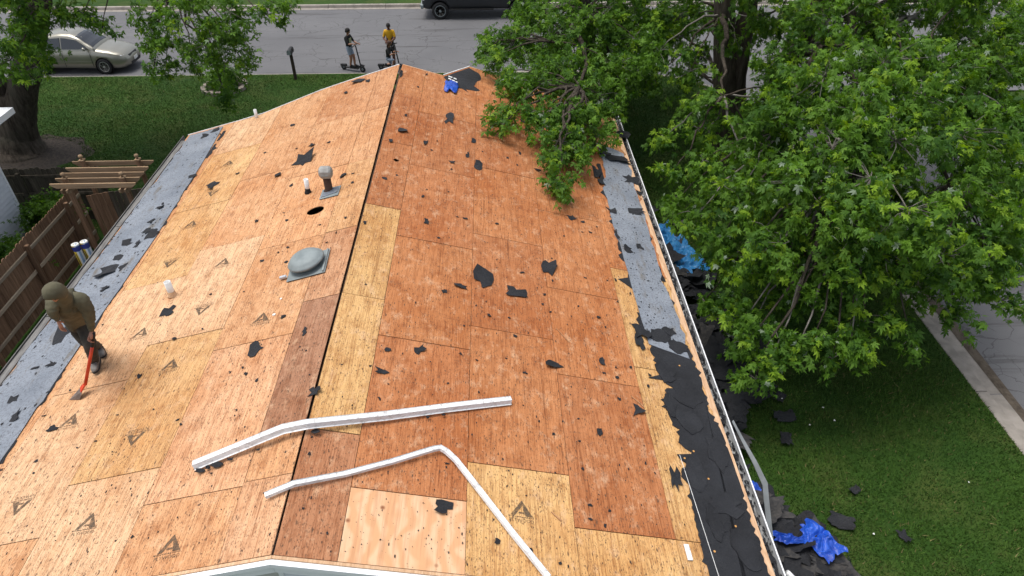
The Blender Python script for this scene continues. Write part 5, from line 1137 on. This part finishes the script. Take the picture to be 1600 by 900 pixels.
def pickup(label, loc, rz):
    t = thing('pickup_truck', label, 'pickup truck', loc, rz); LOCAL[0] = True
    top = [(-2.9, 1.18), (-1.2, 1.2), (.9, 1.22), (1.2, 1.24), (2.3, 1.18), (2.75, 1.08), (2.85, .92)]; bot = [(-2.9, .55), (2.6, .5), (2.85, .55)]; hw = [(-2.9, .93), (-2.5, .98), (2.2, .98), (2.7, .92), (2.85, .80)]
    secs = []
    for x in np.linspace(-2.9, 2.85, 40):
        zt, zb, h = interp(top, x), interp(bot, x), interp(hw, x); d = zt-zb
        half = [(0, zb), (h*.92, zb), (h*.98, zb+.05), (h, zb+d*.35), (h*.99, zb+d*.8), (h*.95, zb+d*.97), (h*.8, zt+.01), (0, zt+.03)]
        secs.append([Vector((x, y, z)) for y, z in half]+[Vector((x, -y, z)) for y, z in half[::-1][1:]])
    mb = MB(); loft(mb, secs); body = mb.build('body', M['truckpaint'], t, True)
    for x in (-1.95, 1.95):
        for sg in (-1, 1):
            c = MB().lathe([(.50, -.3), (.50, .3)], 32, Matrix.Translation((x, sg*.95, .42)) @ Matrix.Rotation(math.pi/2, 4, 'X')).build('cutter', M['trim']); body.parent = None; bpy.context.view_layer.update(); boolean_cut(body, c); body.parent = t
    body.data.polygons.foreach_set('use_smooth', [True]*len(body.data.polygons))
    MB().box((0, 0, .6), (5.2, 1.4, .3)).build('chassis', M['trim'], t)
    secs = []
    for x, z in ((-1.15, 1.22), (-1.05, 1.80), (-.7, 1.86), (.3, 1.86), (.6, 1.78), (1.25, 1.24)):
        d = max(0, z-1.2); secs.append([Vector((x, y, q)) for y, q in ((.92, 1.18), (.90, 1.24), (.90-d*.26, z-.06), (.80-d*.2, z), (-.80+d*.2, z), (-.90+d*.26, z-.06), (-.90, 1.24), (-.92, 1.18))])
    mb = MB(); loft(mb, secs); mb.build('cab', M['truckpaint'], t)
    for sg in (-1, 1):
        for ol in ([(-.95, 1.27), (-.08, 1.27), (-.08, 1.74), (-.92, 1.74)], [(0, 1.27), (1.0, 1.27), (.60, 1.70), (0, 1.74)]):
            a = [Vector((x, sg*(.908-(z-1.24)*.26), z)) for x, z in ol]; MB().prism(a, [p-Vector((0, sg*.006, 0)) for p in a]).build('side_window', M['glass'], t)
        MB().box((.35, sg*1.0, .50), (2.2, .12, .05)).build('running_board', M['trim'], t)
        for x in (1.05, -.05, -1.1): MB().box((x, sg*.982, .87), (.012, .012, .58)).build('door_seam', M['trim'], t)
        MB().box((2.72, sg*.72, .98), (.18, .34, .16)).build('headlight', M['lamp'], t, bevel=.02)
        MB().box((.85, sg*1.06, 1.34), (.12, .2, .2)).build('mirror', M['trim'], t, bevel=.02)
    MB().box((2.86, 0, .62), (.16, 1.8, .2)).build('bumper', M['galv'], t, bevel=.03)
    MB().box((2.84, 0, .95), (.06, 1.1, .26)).build('grille', M['trim'], t)
    MB().box((-1.98, 0, 1.225), (1.55, 1.6, .02)).build('bed_cover', M['trim'], t)
    wheels(t, (-1.95, 1.95), .86, .42, .27, None, 'galv'); LOCAL[0] = False; return t
pickup('dark charcoal pickup truck parked at the far kerb, cut off by the frame top', (-.55, 36.85, -.10), R(180))

# ================================================================ STREET SIDE
mp = thing('mailbox', 'dark mailbox on a square post at the edge of the front lawn', 'mailbox', (-8.08, 27.8, 0))
MB().box((-8.08, 27.8, .55), (.11, .11, 1.2)).build('post', M['post'], mp, bevel=.008)
bx = MB(); cs = [(-.085, 0), (.085, 0), (.085, .12), (.06, .175), (0, .195), (-.06, .175), (-.085, .12)]
bx.prism([Vector((-8.08+a, 27.55, 1.10+b)) for a, b in cs], [Vector((-8.08+a, 28.05, 1.10+b)) for a, b in cs]); bb = bx.build('box', M['trim'], mp)
MB().prism([Vector((-8.08+a*.9, 27.535, 1.11+b*.9)) for a, b in cs], [Vector((-8.08+a*.9, 27.549, 1.11+b*.9)) for a, b in cs]).build('door', M['galv'], bb)
MB().box((-7.985, 27.8, 1.26), (.012, .04, .16)).build('flag', M['post'], bb)
pl = thing('planter_ring', 'round stone planter ring on front lawn below the hanging branch', 'planter', (-10.75, 27.0, 0))
for k in range(20):
    a = 2*math.pi*k/20; MB().box((-10.75+.80*math.cos(a), 27.0+.80*math.sin(a), .07+random.uniform(-.01, .01)), (.20, .235, .17), Matrix.Rotation(a, 3, 'Z')).build('stone', M['stone'], pl, bevel=.02)
MB().lathe([(.74, .06), (.4, .10), (0, .11)], 20, Matrix.Translation((-10.75, 27.0, 0))).build('soil', M['mulch'], pl)

# ================================================================ LEAVES AND TREES
def leaf_template(lobes):
    vs = []; fs = []
    for a, l, w in lobes:
        d = np.array([math.cos(a), math.sin(a)]); n = np.array([-d[1], d[0]]); b = len(vs)
        for p in (np.zeros(2), d*l*.55+n*w, d*l, d*l*.55-n*w): vs.append([p[0], p[1], -.30*(p@p)])
        fs.append([b, b+3, b+2, b+1])
    return np.array(vs), np.array(fs)
LEAF5 = leaf_template([(0, 1, .17), (.72, .78, .15), (-.72, .78, .15), (1.55, .46, .12), (-1.55, .46, .12)])
LEAF3 = leaf_template([(0, 1, .20), (.95, .76, .18), (-.95, .76, .18)])
def norm(a): return a/(np.linalg.norm(a, axis=-1, keepdims=True)+1e-9)
def sprays(clumps, center, per_r, sub_r):
    """twig ends with a direction, gathered in small bunches through every clump"""
    pos, dr, bunch = [], [], []
    for (x, y, z, r) in clumps:
        n = max(3, int(per_r*r*r*(1.5 if r < .4 and per_r < 33 else .75 if r < .4 else 1)))
        for _ in range(n):
            d = norm(RNG.normal(size=3)); rr = r*RNG.random()**.42; c = np.array([x, y, z])+d*rr*np.array([1, 1, .75])
            out = norm(np.array([c[0]-center[0], c[1]-center[1], 0])*.35+d+np.array([0, 0, -.25]))
            bunch.append((np.array([x, y, z]), c))
            for _ in range(RNG.integers(3, 6)):
                pos.append(c+RNG.normal(0, sub_r, 3)*np.array([1, 1, .6])); dr.append(norm(out+RNG.normal(0, .5, 3)))
    return np.array(pos), np.array(dr), bunch
def leaves(pos, dr, k, size, tmpl, spread=.15, light=.0):
    n = len(pos); P_ = np.repeat(pos, k, 0); D = np.repeat(dr, k, 0); m = n*k
    t = RNG.random(m)[:, None]; p = P_+D*(t-.3)*spread*2.2+RNG.normal(0, spread*.35, (m, 3))
    a = norm(D*.8+RNG.normal(0, .75, (m, 3))+np.array([0, 0, -.42])); up = norm(np.array([0, 0, 1.])+RNG.normal(0, .5, (m, 3)))
    nn = norm(up-a*(a*up).sum(1)[:, None]); b = np.cross(nn, a); s = size*RNG.choice([.55, .75, .9, 1.0, 1.1, 1.3], m)[:, None]*RNG.uniform(.9, 1.1, m)[:, None]; curl = RNG.uniform(.2, 2.2, m)[:, None, None]; wd = RNG.uniform(.6, 1.1, m)[:, None, None]
    tv, tf = tmpl; V = (p[:, None]+(a[:, None]*tv[None, :, :1]+b[:, None]*tv[None, :, 1:2]*wd+nn[:, None]*tv[None, :, 2:]*curl)*s[:, None]).reshape(-1, 3)
    F = (tf[None]+np.arange(m)[:, None, None]*len(tv)).reshape(-1, 4)
    young = np.repeat(RNG.random(n) < light, k); g = np.clip(np.repeat(RNG.normal(.45, .22, n), k)+RNG.normal(0, .16, m), 0, 1)[:, None]
    c = (1-g)*np.array([.026, .076, .008])+g*np.array([.112, .226, .020])
    c = np.where(young[:, None] & (t > .45), c*.35+np.array([.19, .30, .018])*.75, c)
    pale = RNG.random(m) < .02; c[pale] = [.22, .28, .20]
    return V, F, np.repeat(c, len(tv), 0)
def curve(a, b, sag, n=7, wob=.12):
    a, b = Vector(a), Vector(b); out = []
    for i in range(n):
        t = i/(n-1); p = a.lerp(b, t); p.z += sag*math.sin(math.pi*t); p += Vector((random.gauss(0, wob), random.gauss(0, wob), random.gauss(0, wob*.6)))*math.sin(math.pi*t); out.append(p)
    return out
def tree(label, base, trunks, clumps, forks, k, size, tmpl, per_r=13, sub_r=.16, light=.08, single=0, mains=3):
    t = thing('maple_tree', label, 'tree', base); tb = MB()
    for pts, rad in trunks:
        q = [Vector(p) for p in pts]; fine = []; fr = []
        for i in range(len(q)-1):
            for j in range(5):
                u = j/5; fine.append(q[i].lerp(q[i+1], u)+Vector((random.gauss(0, .012), random.gauss(0, .012), 0))); fr.append((rad[i]*(1-u)+rad[i+1]*u)*random.uniform(.985, 1.015))
        fine.append(q[-1]); fr.append(rad[-1]); tb.tube(fine, fr, 14)
    for f in forks[mains:]:
        g = min(forks[:mains], key=lambda g: (Vector(f)-Vector(g)).length); ln = (Vector(f)-Vector(g)).length; pts = curve(g, f, .05*ln, 9, .03*ln)
        tb.tube(pts, [(.04+.012*ln)*(1-.75*i/8) for i in range(9)], 9)
    tb.build('trunk', M['bark'], t, True)
    pos, dr, bunch = sprays(clumps, base, per_r, sub_r)
    tw = MB(); seen = {}
    for c, e in bunch:
        key = tuple(c)
        if key not in seen:
            seen[key] = 1; f = min(forks, key=lambda f: (Vector(f)-Vector(c)).length*(1 if f[2] > c[2]-.5 else 1.6))
            ln = (Vector(f)-Vector(c)).length; pts = curve(f, c, .10*ln, 8, .03*ln); n_ = len(pts)
            MB().tube(pts, [max(.012, min(.10, .010*ln+.016)*(1-.82*i/(n_-1))) for i in range(n_)], 7).build('branch', M['bark' if not single or random.random() < .65 else 'twig'], t, True)
        pts = curve(c, e, .05, 4, .04); tw.tube(pts, [.009, .008, .006, .004], 4, cap=False)
    o = tw.build('twigs', M['twig'], t); o['kind'] = 'stuff'
    V, F, T = leaves(pos, dr, k, size, tmpl, .15, light)
    o = np_mesh('crown', V, F, M['leaf'], t, T); o['kind'] = 'stuff'
    # the leaves that show largest are objects of their own
    if single:
        dist = np.linalg.norm(pos-np.array([0, 0, 10.8]), axis=1); idx = np.argsort(dist)[:single]
        v1, f1, t1 = leaves(np.zeros((1, 3)), np.array([[1., 0, 0]]), 1, size, tmpl, 0.0001, 0)
        metas = []
        for j in range(3):
            tv, tf = tmpl; me = bpy.data.meshes.new('leaf'); me.from_pydata([tuple(p) for p in tv*size*(.9+.12*j)], [], [tuple(int(q) for q in f) for f in tf]); a_ = me.attributes.new('tint', 'FLOAT_COLOR', 'POINT')
            col = [(.06, .14, .024), (.085, .18, .03), (.11, .21, .025)][j]; a_.data.foreach_set('color', np.tile([*col, 1.], len(tv)).astype(np.float32)); me.materials.append(M['leaf']); metas.append(me)
        inv = world_of(t).inverted()
        for i in idx:
            o = bpy.data.objects.new('leaf', metas[random.randrange(3)]); COL.objects.link(o); o.parent = t; o.matrix_parent_inverse = inv
            o.location = Vector(pos[i])+Vector((random.gauss(0, .08), random.gauss(0, .08), .06)); d = Vector(dr[i]); o.rotation_euler = (random.gauss(0, .4), random.gauss(.25, .3), math.atan2(d.y, d.x)+random.gauss(0, .6))
    return t
# big maple on the right lawn: three stems from one base, drooping boughs towards the house
b0 = (7.45, 19.3, 0)
tree('large green maple with several dark stems and drooping boughs on right lawn', b0,
     [([(7.5, 19.3, -.1), (7.45, 19.3, .35), (7.2, 19.35, 1.5), (6.9, 19.4, 3.0), (6.45, 19.4, 5.4), (6.1, 19.6, 9)], [.62, .46, .40, .33, .28, .18]),
      ([(7.6, 19.4, .3), (7.5, 19.5, 1.6), (7.25, 19.5, 3.2), (7.2, 19.6, 5.4), (7.3, 20, 10)], [.42, .34, .29, .25, .15]),
      ([(7.8, 19.1, .3), (8.1, 18.9, 2.4), (8.5, 18.8, 4.2), (8.9, 18.5, 6.0), (9.4, 18, 9)], [.40, .32, .28, .24, .14])],
     MAPLE_CLUMPS+[(6.5, 17.5, 6.6, 1.2), (8.5, 17.0, 7.2, 1.3), (10.5, 18.0, 7.0, 1.3), (7.5, 20.5, 8.5, 1.6), (9.8, 20, 8.8, 1.6), (12.5, 19.5, 6.5, 1.3), (8.2, 18.2, 9.6, 1.5), (5.6, 20.5, 7.5, 1.2), (10.5, 15.5, 6.6, 1.0), (11.0, 21.5, 6.0, 1.2)],
     [(7.0, 19.4, 2.6), (6.5, 19.4, 5.0), (7.25, 19.6, 4.5), (8.45, 18.8, 4.0), (8.9, 18.5, 5.8), (7.6, 15.5, 5.4), (6.3, 13.2, 4.6), (9.3, 14.6, 5.0), (5.6, 15.6, 4.2), (7.4, 12.0, 4.2), (9.2, 11.8, 3.9), (7.2, 20, 8)],
     14, .124, LEAF5, 27, .15, .18, 240, 5)
# boughs that carry those forks
# corner tree by the far right end of the roof
tree('corner maple behind the far right roof end, its leaves hanging over the deck', (4.1, 25.6, 0),
     [([(4.1, 25.6, -.1), (4.05, 25.6, .4), (3.7, 25.5, 1.6), (3.3, 25.5, 3.2), (2.9, 25.4, 6)], [.60, .44, .38, .32, .2]), ([(4.2, 25.6, .4), (4.35, 25.6, 2.2), (4.55, 25.6, 3.8), (4.7, 25.5, 7)], [.38, .32, .28, .18])],
     CORNER_CLUMPS+[(3.2, 24.5, 5.6, 1.3), (5.2, 25.5, 6.2, 1.4), (3.6, 26.5, 7.0, 1.5), (2.0, 23.8, 5.6, 1.0), (4.8, 23, 5.4, .9), (2.5, 23, 7.6, 1.6), (.2, 23.5, 8.2, 1.5), (5, 24, 9, 1.8), (1.5, 25, 10, 1.8), (3, 21.6, 8.6, 1.4), (-1.6, 24.5, 8.8, 1.4)],  # high clumps lie out of view, added to shade the far roof
     [(3.5, 25.5, 2.6), (3.2, 25.4, 4.2), (4.5, 25.6, 3.4), (2.9, 20.8, 4.7), (1.7, 19.0, 4.4), (2.2, 16.5, 4.1)],
     12, .125, LEAF3, 33.5, .15, .08, 0, 3)
# old tree on the left front lawn, forked low, one bough hanging far over the lawn
tree('thick old tree with forked trunk and hanging bough at left front lawn', (-15.75, 21.7, 0),
     [([(-16.0, 21.6, -.25), (-16.0, 21.65, .1), (-15.9, 21.7, .6), (-15.75, 21.7, 1.2), (-15.6, 21.7, 2.0)], [1.0, .74, .58, .50, .30]),
      ([(-15.85, 21.7, .5), (-15.5, 21.7, 1.4), (-15.0, 21.7, 2.3), (-14.4, 21.7, 3.2), (-13.75, 21.7, 4.3), (-13.2, 21.7, 5.3), (-12.3, 22, 8)], [.48, .46, .42, .39, .35, .32, .2]),
      ([(-15.95, 21.75, .5), (-15.9, 21.8, 1.6), (-16.1, 21.9, 3.0), (-16.4, 22.2, 5), (-16.8, 22.5, 8)], [.44, .42, .38, .32, .2])],
     LEFT_CLUMPS+[(-13.5, 21.5, 7.2, 1.6), (-15.5, 21.5, 7.8, 1.8), (-11.5, 20.5, 7.6, 1.5), (-16.5, 20, 7.0, 1.5), (-9.5, 20.5, 6.6, .9), (-14, 23.5, 7.5, 1.6), (-12, 18.5, 7.4, 1.2), (-13.5, 20, 9.6, 1.8), (-10.5, 21.5, 9.6, 1.7), (-16, 19, 9.8, 1.8), (-12, 23.5, 10.5, 1.8), (-8, 22, 8.4, 1.2), (-15, 22, 11.5, 1.9), (-18, 22, 9.5, 1.7)],  # topmost clumps unseen, added so the crown shades front lawn and far eave
     [(-14.4, 21.7, 3.1), (-13.5, 21.7, 4.8), (-13.0, 21.7, 5.6), (-16, 22, 3.4), (-10.2, 20.9, 6.1), (-8.6, 20.2, 5.8)],
     11, .125, LEAF3, 28, .13, .10, 0, 4)
# shrubs
def shrub(label, c, r, size, n, parts=('foliage', 'stem')):
    t = thing('shrub', label, 'shrub', c); pos, dr, bunch = sprays([(c[0], c[1], c[2]+r[2]*.62, r[0])], c, n/(r[0]**2), .1)
    pos[:, 2] = np.maximum(pos[:, 2], .05)
    V, F, T = leaves(pos, dr, 9, size, LEAF3, .12, .02); o = np_mesh('foliage', V, F, M['leaf'], t, T*.85); o['kind'] = 'stuff'
    mb = MB()
    for c_, e in bunch[:24]: mb.tube([Vector(c), Vector(c).lerp(Vector(e), .5)+Vector((0, 0, .08)), Vector(e)], [.018, .012, .006], 5)
    mb.build('stem', M['twig'], t); return t
shrub('dark leafy shrub between white neighbour wall and the brown fence', (-11.72, 15.75, 0), (.62, 1, 1.7), .085, 150)
shrub('brighter low shrub at left edge behind the brown fence', (-12.0, 13.9, 0), (.75, 1, 1.3), .085, 170)
shrub('grassy plant growing inside the stone planter ring', (-10.75, 27.0, .05), (.55, .5, .6), .12, 60)

# ================================================================ FENCES, GATE, ARBOR
def fence(label, p0, p1, zt, side, mats, post_at, rails=(.35, .95, 1.5), pk=.145, name='wooden_fence'):
    p0, p1 = Vector((*p0, 0)), Vector((*p1, 0)); d = (p1-p0); ln = d.length; d.normalize(); n = Vector((-d.y, d.x, 0))*side
    t = thing(name, label, 'fence', p0); a = math.atan2(d.y, d.x); k = 0; x = 0
    while x < ln:
        h = zt+random.uniform(-.03, .03); w = pk-.012; c = p0+d*(x+pk/2)+n*random.uniform(-.006, .006)
        ol = [(-w/2, .05), (w/2, .05), (w/2, h-.035), (w/2-.03, h), (-w/2+.03, h), (-w/2, h-.035)]
        fr = [d*u+Vector((0, 0, v))+n*.0 for u, v in ol]; bk = [q-n*.018 for q in fr]
        MB().prism(fr, bk).build('picket', M[mats[0]], t, loc=c); x += pk; k += 1
    for z in rails: 
        c = p0+d*ln/2+n*.022+Vector((0, 0, z)); MB().box((0, 0, 0), (ln, .038, .085), Matrix.Rotation(a, 3, 'Z')).build('rail', M[mats[1]], t, loc=c, bevel=.004)
    for q in post_at:
        c = p0+d*q+n*.088+Vector((0, 0, (zt-.12)/2)); MB().box((0, 0, 0), (.09, .09, zt-.1), Matrix.Rotation(a, 3, 'Z')).build('post', M[mats[2]], t, loc=c, bevel=.006)
    return t
fence('brown picket fence with pale rails running along left side of the house', (-11.0, 8.6), (-11.0, 16.1), 1.80, -1, ('fence', 'rail', 'fence'), (.2, 2.55, 4.85, 6.75))
fence('weathered dark fence behind the arbor, ending at the white neighbour wall', (-13.6, 17.1), (-10.9, 17.15), 1.75, -1, ('fence_grey', 'fence_grey', 'fence_grey'), (.55, 2.6))
gt = thing('board_gate', 'gate of upright boards hanging under the wooden arbor', 'gate', (-10.45, 15.6, 0))
for k in range(10):
    c = Vector((-10.42+.128*k, 15.60+.035*k, .9+random.uniform(-.02, .02))); MB().box((0, 0, 0), (.12, .02, 1.72), Matrix.Rotation(.27, 3, 'Z')).build('board', M['fence' if k < 4 else 'fence_grey'], gt, loc=c)
for z in (.4, 1.4): MB().box((-9.85, 15.79, z), (1.2, .04, .09), Matrix.Rotation(.27, 3, 'Z')).build('cross_rail', M['fence'], gt)
ar = thing('arbor', 'brown wooden arbor with ball finials and roof slats beside the left eave', 'arbor', (-9.75, 15.6, 0))
PX = (-10.45, -9.05); PY = (15.05, 15.98)
for x in PX:
    for y in PY:
        p = MB().box((x, y, 1.25), (.095, .095, 2.6)).build('post', M['fence'], ar, bevel=.005)
        MB().box((x, y, 2.56), (.13, .13, .03)).build('cap', M['arbor'], p, bevel=.005)
        MB().lathe([(.028, 0), (.022, .03), (.045, .055), (.056, .085), (.045, .12), (0, .135)], 14, Matrix.Translation((x, y, 2.575))).build('finial', M['arbor'], p, True)
    for dx in (-.066, .066): 
        MB().prism([Vector((x+dx-.018, yy, zz)) for yy, zz in ((14.82, 2.26), (14.90, 2.20), (16.12, 2.20), (16.2, 2.26), (16.2, 2.34), (14.82, 2.34))], [Vector((x+dx+.018, yy, zz)) for yy, zz in ((14.82, 2.26), (14.90, 2.20), (16.12, 2.20), (16.2, 2.26), (16.2, 2.34), (14.82, 2.34))]).build('beam', M['arbor'], ar)
for k, y in enumerate((14.93, 15.20, 15.47, 15.74, 16.08)):
    ol = [(-10.78, 2.43), (-10.66, 2.345), (-8.84, 2.345), (-8.72, 2.43), (-8.72, 2.47), (-10.78, 2.47)]
    MB().prism([Vector((x, y-.019, z)) for x, z in ol], [Vector((x, y+.019, z)) for x, z in ol]).build('slat', M['arbor'], ar)

# ================================================================ NEIGHBOUR, ROLLS, DEBRIS BESIDE THE HOUSE
nb = thing('neighbour_house', 'corner of a white lap sided house at left edge of the view', 'house', (-16, 12.5, 0))
MB().box((-15.75, 11.1, 1.7), (6.0, 10.0, 3.4)).build('wall', M['siding'], nb)
for k in range(27):
    z = .25+k*.118; a = [Vector((-12.745, yy, zz)) for yy, zz in ((6.1, z), (16.13, z))]
    MB().hull8([(-12.749, 6.1, z), (-12.70, 6.1, z), (-12.70, 16.12, z), (-12.749, 16.12, z)], [(-12.749, 6.1, z+.108), (-12.72, 6.1, z+.108), (-12.72, 16.12, z+.108), (-12.749, 16.12, z+.108)]).build('siding_board', M['siding'], nb)
MB().box((-12.725, 16.115, 1.75), (.055, .07, 3.3)).build('corner_board', M['whitewood'], nb)
MB().hull8([(-19.6, 5.8, 3.45), (-12.2, 5.8, 3.45), (-12.2, 16.9, 3.45), (-19.6, 16.75, 3.45)], [(-19.6, 5.8, 3.6), (-12.2, 5.8, 3.6), (-12.2, 16.9, 3.6), (-19.6, 16.75, 3.6)]).build('roof', M['whitewood'], nb)
for i, (x, y) in enumerate(((-10.40, 14.28), (-10.24, 14.40))):
    r = thing('underlayment_roll', ('wrapped roofing roll with blue top band, nearer of the pair by the fence', 'wrapped roofing roll standing behind its twin beside the brown fence')[i], 'roofing roll', (x, y, 0), .5); LOCAL[0] = True
    w = MB().lathe([(.085, .02), (.092, .03), (.092, 1.12), (.085, 1.13)], 20).build('wrap', M['wrap'], r, True)
    MB().lathe([(.09, 1.128), (.086, 1.136), (.045, 1.136), (.043, 1.11), (0, 1.11)], 18).build('core_end', M['scrapwhite'], r); LOCAL[0] = False

# felt torn off and thrown down along the right wall
zone_label = ['crumpled black felt sheet in the far heap below the right gutter', 'crumpled black felt sheet in the middle heap below the right gutter', 'crumpled black felt sheet in the near heap by the blue tarp']
spots = []
for k in range(40): spots.append((random.uniform(3.75, 5.3), random.uniform(13.0, 17.0), 0))
for k in range(80): spots.append((random.uniform(3.7, 6.1), random.uniform(8.4, 13.2), 1))
for k in range(66): spots.append((random.uniform(3.7, 5.6), random.uniform(4.6, 7.3), 2))
for i, (x, y, z) in enumerate(spots):
    lim = 4.5+.75*(y-8.4)
    if z == 1 and x > min(lim, 6.0): x = random.uniform(3.75, max(3.9, min(lim, 6.0)))
    if z == 2 and x > 3.9+1.1*(7.6-y): x = random.uniform(3.7, 3.9+1.1*max(.1, 7.6-y))
    h = .04+.50*max(0, 1-(x-3.7)/2.0)*random.random()
    sz = random.uniform(.5, 1.25)
    grey = random.random() < .28
    o = crumple('felt_sheet', M['shingle' if grey else 'felt'], Vector((x, y, h)), (sz, sz*random.uniform(.35, .8)), random.uniform(.03, .09), 300+i, Matrix.Rotation(random.uniform(0, 6.28), 3, 'Z') @ Matrix.Rotation(random.gauss(0, .26), 3, 'X') @ Matrix.Rotation(random.gauss(0, .26), 3, 'Y'), 9, 9, .006, .32, 3.0, True, False, random.uniform(-.1, .16))
    tag(o, zone_label[z].replace('black', 'grey grained') if grey else zone_label[z], 'felt sheet', ('far', 'middle', 'near')[z]+' heap of thrown felt below the right gutter')
for (x, y, sx, sy, rz, seed, mt, lab) in [(4.85, 14.5, 1.0, 1.5, .3, 3, 'tarp2', 'light blue tarp bunched below the right gutter, partly under maple leaves'), (4.7, 15.5, .5, 1.0, .1, 8, 'tarp2', 'narrow strip of light blue tarp beyond the bigger blue tarp'), (5.38, 6.2, .42, .66, .5, 4, 'tarp', 'shiny bright blue tarp crumpled on the near felt heap'), (4.55, 7.15, .28, .4, .2, 6, 'tarp', 'small scrap of blue tarp caught against the right gutter'), (4.85, 6.22, .55, .18, -.2, 9, 'tarp', 'thin blue tarp strip tucked under the near felt heap'), (4.25, 16.4, .4, .6, .2, 12, 'tarp2', 'small blue tarp bundle at the far end below the gutter')]:
    o = crumple('blue_tarp', M[mt], Vector((x, y, .34 if mt == 'tarp' else .26)), (sx, sy), .14, seed, Matrix.Rotation(rz, 3, 'Z'), 30, 30, .004, .26, 6.0, True, False); tag(o, lab, 'tarp', None)
for i, (x, y, s_, lab) in enumerate([(5.87, 9.15, .42, 'folded black felt scrap alone on the lawn right of the middle heap'), (5.95, 9.65, .26, 'small black felt scrap on grass just above the folded one'), (7.02, 6.38, .22, 'lone black felt scrap far out on the right lawn'), (6.05, 6.72, .42, 'dark felt strip on grass beside the bright blue tarp'), (6.55, 7.35, .2, 'small dark felt scrap flat in the right lawn grass'), (5.7, 8.55, .3, 'dark felt scrap at edge of the middle heap')]):
    o = crumple('felt_sheet', M['felt'], Vector((x, y, .03)), (s_, s_*.7), .05, 700+i, Matrix.Rotation(i*.9, 3, 'Z'), 7, 7, .005, .35, 4, True, False, .05); tag(o, lab, 'felt sheet')
from_lawn = [(5.98, 9.62), (6.75, 9.35), (6.85, 9.0), (8.75, 7.45), (6.5, 6.45), (6.3, 8.9)]
for (x, y) in from_lawn:
    a = random.random()*6; r = random.uniform(.018, .034); p = [Vector((x+r*math.cos(a+q)*random.uniform(.5, 1), y+r*math.sin(a+q)*random.uniform(.5, 1), .07+random.uniform(-.01, .01))) for q in [6.283*k/6 for k in range(6)]]
    tag(MB().prism(p, [q-Vector((0, 0, .004)) for q in p]).build('pale_leaf', M['scrapwhite']), 'small pale scrap lying on the right lawn grass', 'scrap', 'pale scraps on the right lawn')
# strip of flashing hanging off the gutter, and a piece of white downspout
def ribbon(name, mat, pts, wv, th, lab, cat):
    pts = [Vector(p) for p in pts]; wv = [Vector(w) for w in wv]; tp = []; fs = []; n = len(pts)
    for p, w in zip(pts, wv):
        nn = Vector((0, 0, th)); tp += [p-w/2, p+w/2, p+w/2-nn, p-w/2-nn]
    for i in range(n-1):
        for k in range(4): fs.append((4*i+k, 4*i+(k+1) % 4, 4*i+4+(k+1) % 4, 4*i+4+k))
    fs += [(3, 2, 1, 0), (4*n-4, 4*n-3, 4*n-2, 4*n-1)]
    tag(MB().add(tp, fs).build(name, mat), lab, cat)
ribbon('flashing_strip', M['dullmetal'], [(3.56, 6.75, 2.80), (3.68, 6.55, 2.62), (3.84, 6.28, 2.40), (3.98, 6.06, 2.16), (3.99, 5.92, 2.0), (4.02, 5.72, 1.75), (4.06, 5.5, 1.45)], [(.03, .03, 0), (.045, .03, 0), (.06, .03, .02), (.08, .02, .02), (.08, 0, .0), (.075, -.01, 0), (.075, 0, 0)], .012, 'bent grey flashing strip hanging off the right gutter', 'flashing')
mb = MB().tube([(3.62, 4.42, 2.62), (3.75, 4.36, 2.50), (3.92, 4.24, 2.36)], .035, 10); tag(mb.build('downspout_piece', M['white'], None, True), 'short white downspout piece sticking out below the near right gutter', 'downspout')
